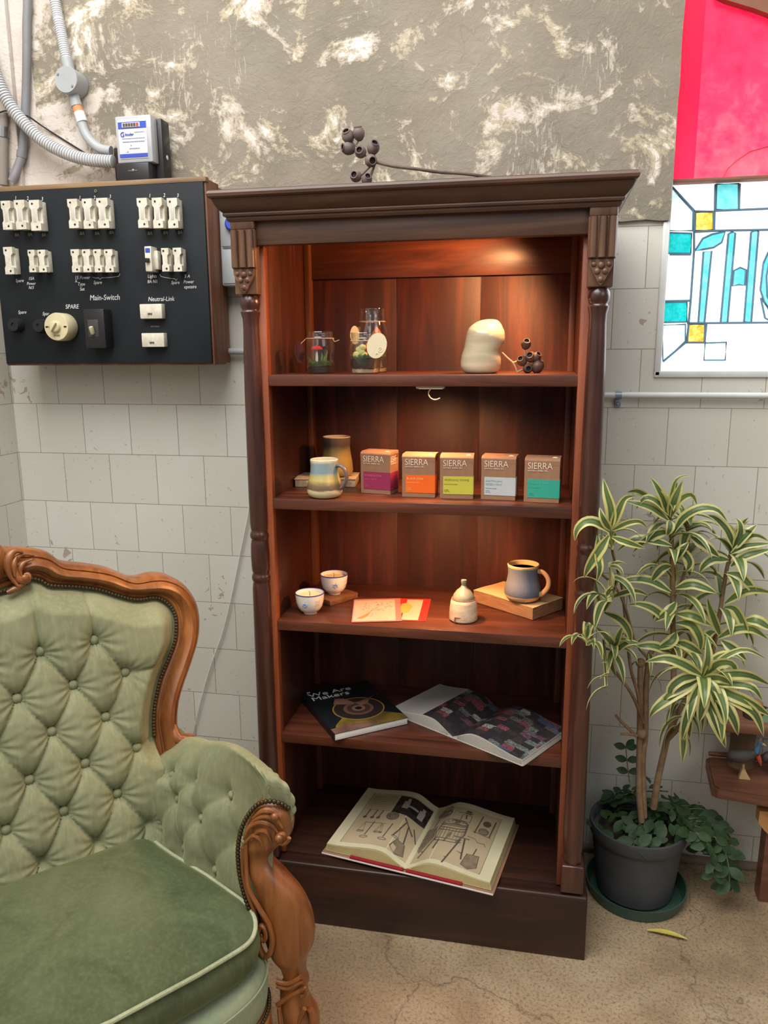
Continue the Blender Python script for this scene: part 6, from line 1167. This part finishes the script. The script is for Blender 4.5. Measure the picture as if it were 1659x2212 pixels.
g = G(); P0 = at(1397, 2012, Z=.004); P1 = at(1485, 2032, Z=.004); rnd = random.Random(1)
vs = []; uv = []
for i in range(9):
    t = i / 8; p = P0.lerp(P1, t) + Vector((0, .006 * math.sin(pi * t), .003 + .002 * math.sin(pi * t))); w = .0085 * math.sin(pi * (t * .94 + .03)) ** .8; d = (P1 - P0).normalized(); s = Vector((-d.y, d.x, 0))
    for k, q in enumerate((-1, -.5, 0, .5, 1)): vs.append(p + s * w * q + Vector((0, 0, abs(q) * .002))); uv.append((k / 4, t))
g.add(vs, [(i * 5 + k, i * 5 + k + 1, i * 5 + 6 + k, i * 5 + 5 + k) for i in range(8) for k in range(4)], uv); g.build('fallen_leaf', pm('yellowed_leaf', srgb(204, 190, 96), .5, srgb(170, 160, 70), 30), label='yellow fallen leaf lying on the concrete floor in front of the pot', cat='leaf')
g = G(); ovleaf(g, at(1578, 1908, Z=.004), (0, 0, 1), (.6, .8, 0), .035); g.build('fallen_leaf', M_oval, label='small dark green fallen leaf on the floor near the wooden bench', cat='leaf')

# ------------------------------------------------------------------ wooden bench with carved birds
M_bench = wood('bench_red_brown', DK(88, 52, 36), DK(124, 80, 58), DK(146, 98, 72), 'x', .5, .1); M_log = pm('rough_log', srgb(138, 112, 84), .8, srgb(104, 82, 60), 14, (1, 1, .3), bmp=.6); M_raw = pm('pale_sawn_wood', srgb(206, 158, 98), .7, srgb(186, 136, 82), 14)
zb = .355
bn = thing('wooden_bench', (1.42, -.15, 0), 'rustic two-tier wooden bench at the right edge beside the plant', 'bench')
A = at(1525, 1637, Z=zb); B = at(1546, 1703, Z=zb); Cc = at(1659, 1722, Z=zb)
dr = (Cc - B).normalized()
top = [A, B + Vector((-.006, .012, 0)), B + Vector((.006, 0, 0)), B + dr * .62, A + Vector((.62, -.005, 0)) + Vector((0, 0, 0)), A + Vector((.012, .012, 0))]
for p in top: p.y = min(p.y, -.03)
g = G(); g.prism([(p.x, p.y, zb - .028) for p in top], (0, 0, .024)); g.prism([(p.x + (.006 if p.x < 1.3 else 0), p.y + .004 * (1 if p.y < -.1 else -1), zb - .005) for p in top], (0, 0, .005)); g.build('seat_board', M_bench, bn, smooth=False)
g = G(); a = at(1530, 1628, Z=zb); g.tube([(a.x, -.028, zb + .004), (a.x + .1, -.028, zb + .005), (a.x + .6, -.028, zb + .005)], [.006, .009, .009], 10); g.build('back_strip', M_bench, bn)
lx = at(1640, 1760, Y=-.16).x
g = G(); g.prism([(at(1610, 1735, Y=-.15).x, -.15, zb - .029), (at(1640, 1805, Y=-.15).x, -.15, .27), (at(1650, 1805, Y=-.15).x + .03, -.15, .27), (1.33, -.15, zb - .029)], (0, .05, 0)); g.build('brace', M_bench, bn, smooth=False)
g = G(); ll = at(1638, 1900, Y=-.13); g.prism([(ll.x, -.15, 0), (ll.x + .055, -.15, 0), (ll.x + .055, -.15, zb - .03), (ll.x + .004, -.15, zb - .03)], (0, .045, 0)); g.build('leg', M_bench, bn, smooth=False); g = G(); g.prism([(1.85, -.15, 0), (1.9, -.15, 0), (1.9, -.15, zb - .03), (1.85, -.15, zb - .03)], (0, .045, 0)); g.build('leg', M_bench, bn, smooth=False)
g = G(); q = at(1641, 1752, Y=-.185); g.prism([(q.x, -.185, q.z), (q.x + .05, -.185, q.z), (q.x + .05, -.185, q.z - .085), (q.x + .016, -.185, q.z - .055), (q.x, -.185, q.z - .035)], (0, .03, 0)); g.build('sawn_bracket', M_raw, bn, smooth=False)
zu = .505
g = G(); c = at(1604, 1600, Y=-.065); g.lathe([(.034, zb + .0005), (.030, zb + .03), (.028, .42), (.031, .46), (.035, zu - .028)], (c.x, -.065, 0), 20, fn=lambda p, a, r, z: Vector((p.x * (1 + .10 * math.sin(2 * a + z * 20)), p.y, p.z))); g.build('log_post', M_log, bn)
g = G(); u0 = at(1592, 1480, Y=-.10); g.box(u0.x - .03, u0.x + .62, -.135, -.008, zu - .028, zu, .006); g.build('upper_shelf', wood('upper_shelf_wood', DK(120, 76, 54), DK(160, 108, 80), DK(178, 126, 96), 'x', .6, 0), bn)
M_bark2 = pm('dark_bark', srgb(84, 68, 60), .9, srgb(60, 48, 44), 30, bmp=1)
g = G(); c = at(1636, 1474, Y=-.085); bw = thing('bark_dish', (c.x, -.085, zu), 'small dark bark dish holding a brown piece of wood on the upper bench shelf', 'dish'); g.lathe([(1e-4, .0), (.024, .0), (.026, .012), (.026, .026), (.022, .026), (.020, .012), (1e-4, .010)], (c.x + .004, -.085, zu + .0006), 24, sx=1.3); g.build('bark_ring', M_bark2, bw)
g = G(); g.ball((c.x + .004, -.075, zu + .032), .016, 10, sx=1.2, sz=1.0); g.build('wood_piece', pm('tan_wood_piece', srgb(164, 118, 78), .6), bw)
g = G(); c = at(1662, 1492, Y=-.105); pts = [(-.024, 0), (.03, 0), (.03, .03), (.012, .032), (-.004, .022), (-.018, .012)]; g.prism([(c.x + a, -.115, zu + .0006 + b) for a, b in pts], (0, .03, 0)); g.build('green_ornament', pm('sea_green_glaze', srgb(110, 146, 116), .25, srgb(140, 170, 140), 20), label='sea-green glazed ornament at the right edge of the upper bench shelf', cat='ornament')
# carved cassowaries
M_feather = pm('carved_dark_body', srgb(58, 54, 50), .6, srgb(82, 76, 68), 30, (1, 1, 3)); M_bluehead = pm('painted_blue', srgb(74, 116, 150), .5, srgb(60, 96, 128), 40); M_redw = pm('painted_red', srgb(206, 92, 66), .5); M_footw = pm('bare_wood_foot', srgb(206, 168, 118), .6)
def bird(px, label, Y):
    q = lambda a, b: at(1480 + (a + px) / 3.687, 1400 + b / 3.687, Y=Y)
    base = q(470, 1055); dz = zb - base.z + .0006; up_ = Vector((0, 0, dz + .001)); q0 = q; q = lambda a, b: q0(a, b) + up_
    r = thing('carved_bird', (base.x, Y, zb), label, 'bird figure', 'carved birds on the bench')
    P = smooth_path([q(334, 925), q(352, 905), q(385, 890), q(440, 890), q(500, 885), q(545, 865), q(575, 835)], 5); R0 = [.002, .012, .0165, .0175, .0150, .0095, .0055]; Rr = [v.x for v in smooth_path([Vector((x, 0, 0)) for x in R0], 5)]
    g = G(); g.tube(P, Rr, 16); g.tube([q(400, 900), q(350, 940)], [.010, .002], 8); g.build('body', M_feather, r)
    P = smooth_path([q(560, 862), q(576, 830), q(590, 795), q(594, 770)], 4); g = G(); g.tube(P, [.0085 - .0035 * sst(0, .6, i / (len(P) - 1)) for i in range(len(P))], 12); g.ball(q(596, 785), .0058, 10); nk = g.build('neck', M_bluehead, r)
    g = G(); g.tube([q(588, 785), q(596, 762), q(602, 748)], [.0045, .004, .0015], 8); g.build('casque', pm('brown_casque', srgb(120, 92, 76), .5) if 'brown_casque' not in MATS else MATS['brown_casque'], nk)
    g = G(); g.tube([q(600, 790), q(622, 798), q(645, 812)], [.004, .003, .0008], 8); g.build('beak', M_footw, nk)
    g = G(); g.tube([q(578, 885), q(590, 925), q(602, 968)], [.0060, .0055, .0012], 8); g.build('wattle', M_redw, nk)
    g = G(); g.tube([q(462, 955), q(460, 1000)], .0035, 8); b0 = q(418, 1045); b1 = q(510, 1062); a0 = q(462, 990)
    g.prism([(b0.x, Y - .012, zb + .0005), (b1.x, Y - .012, zb + .0005), (b1.x - .004, Y - .008, zb + .006), (a0.x + .003, Y - .002, a0.z), (a0.x - .003, Y - .002, a0.z)], (0, .012, 0)); g.build('foot', M_footw, r)
bird(0, 'carved cassowary-like bird with blue neck and red wattle on the bench, the left one', -.135)
bird(285, 'carved dark bird at the right edge of the photo, only its tail end showing', -.125)
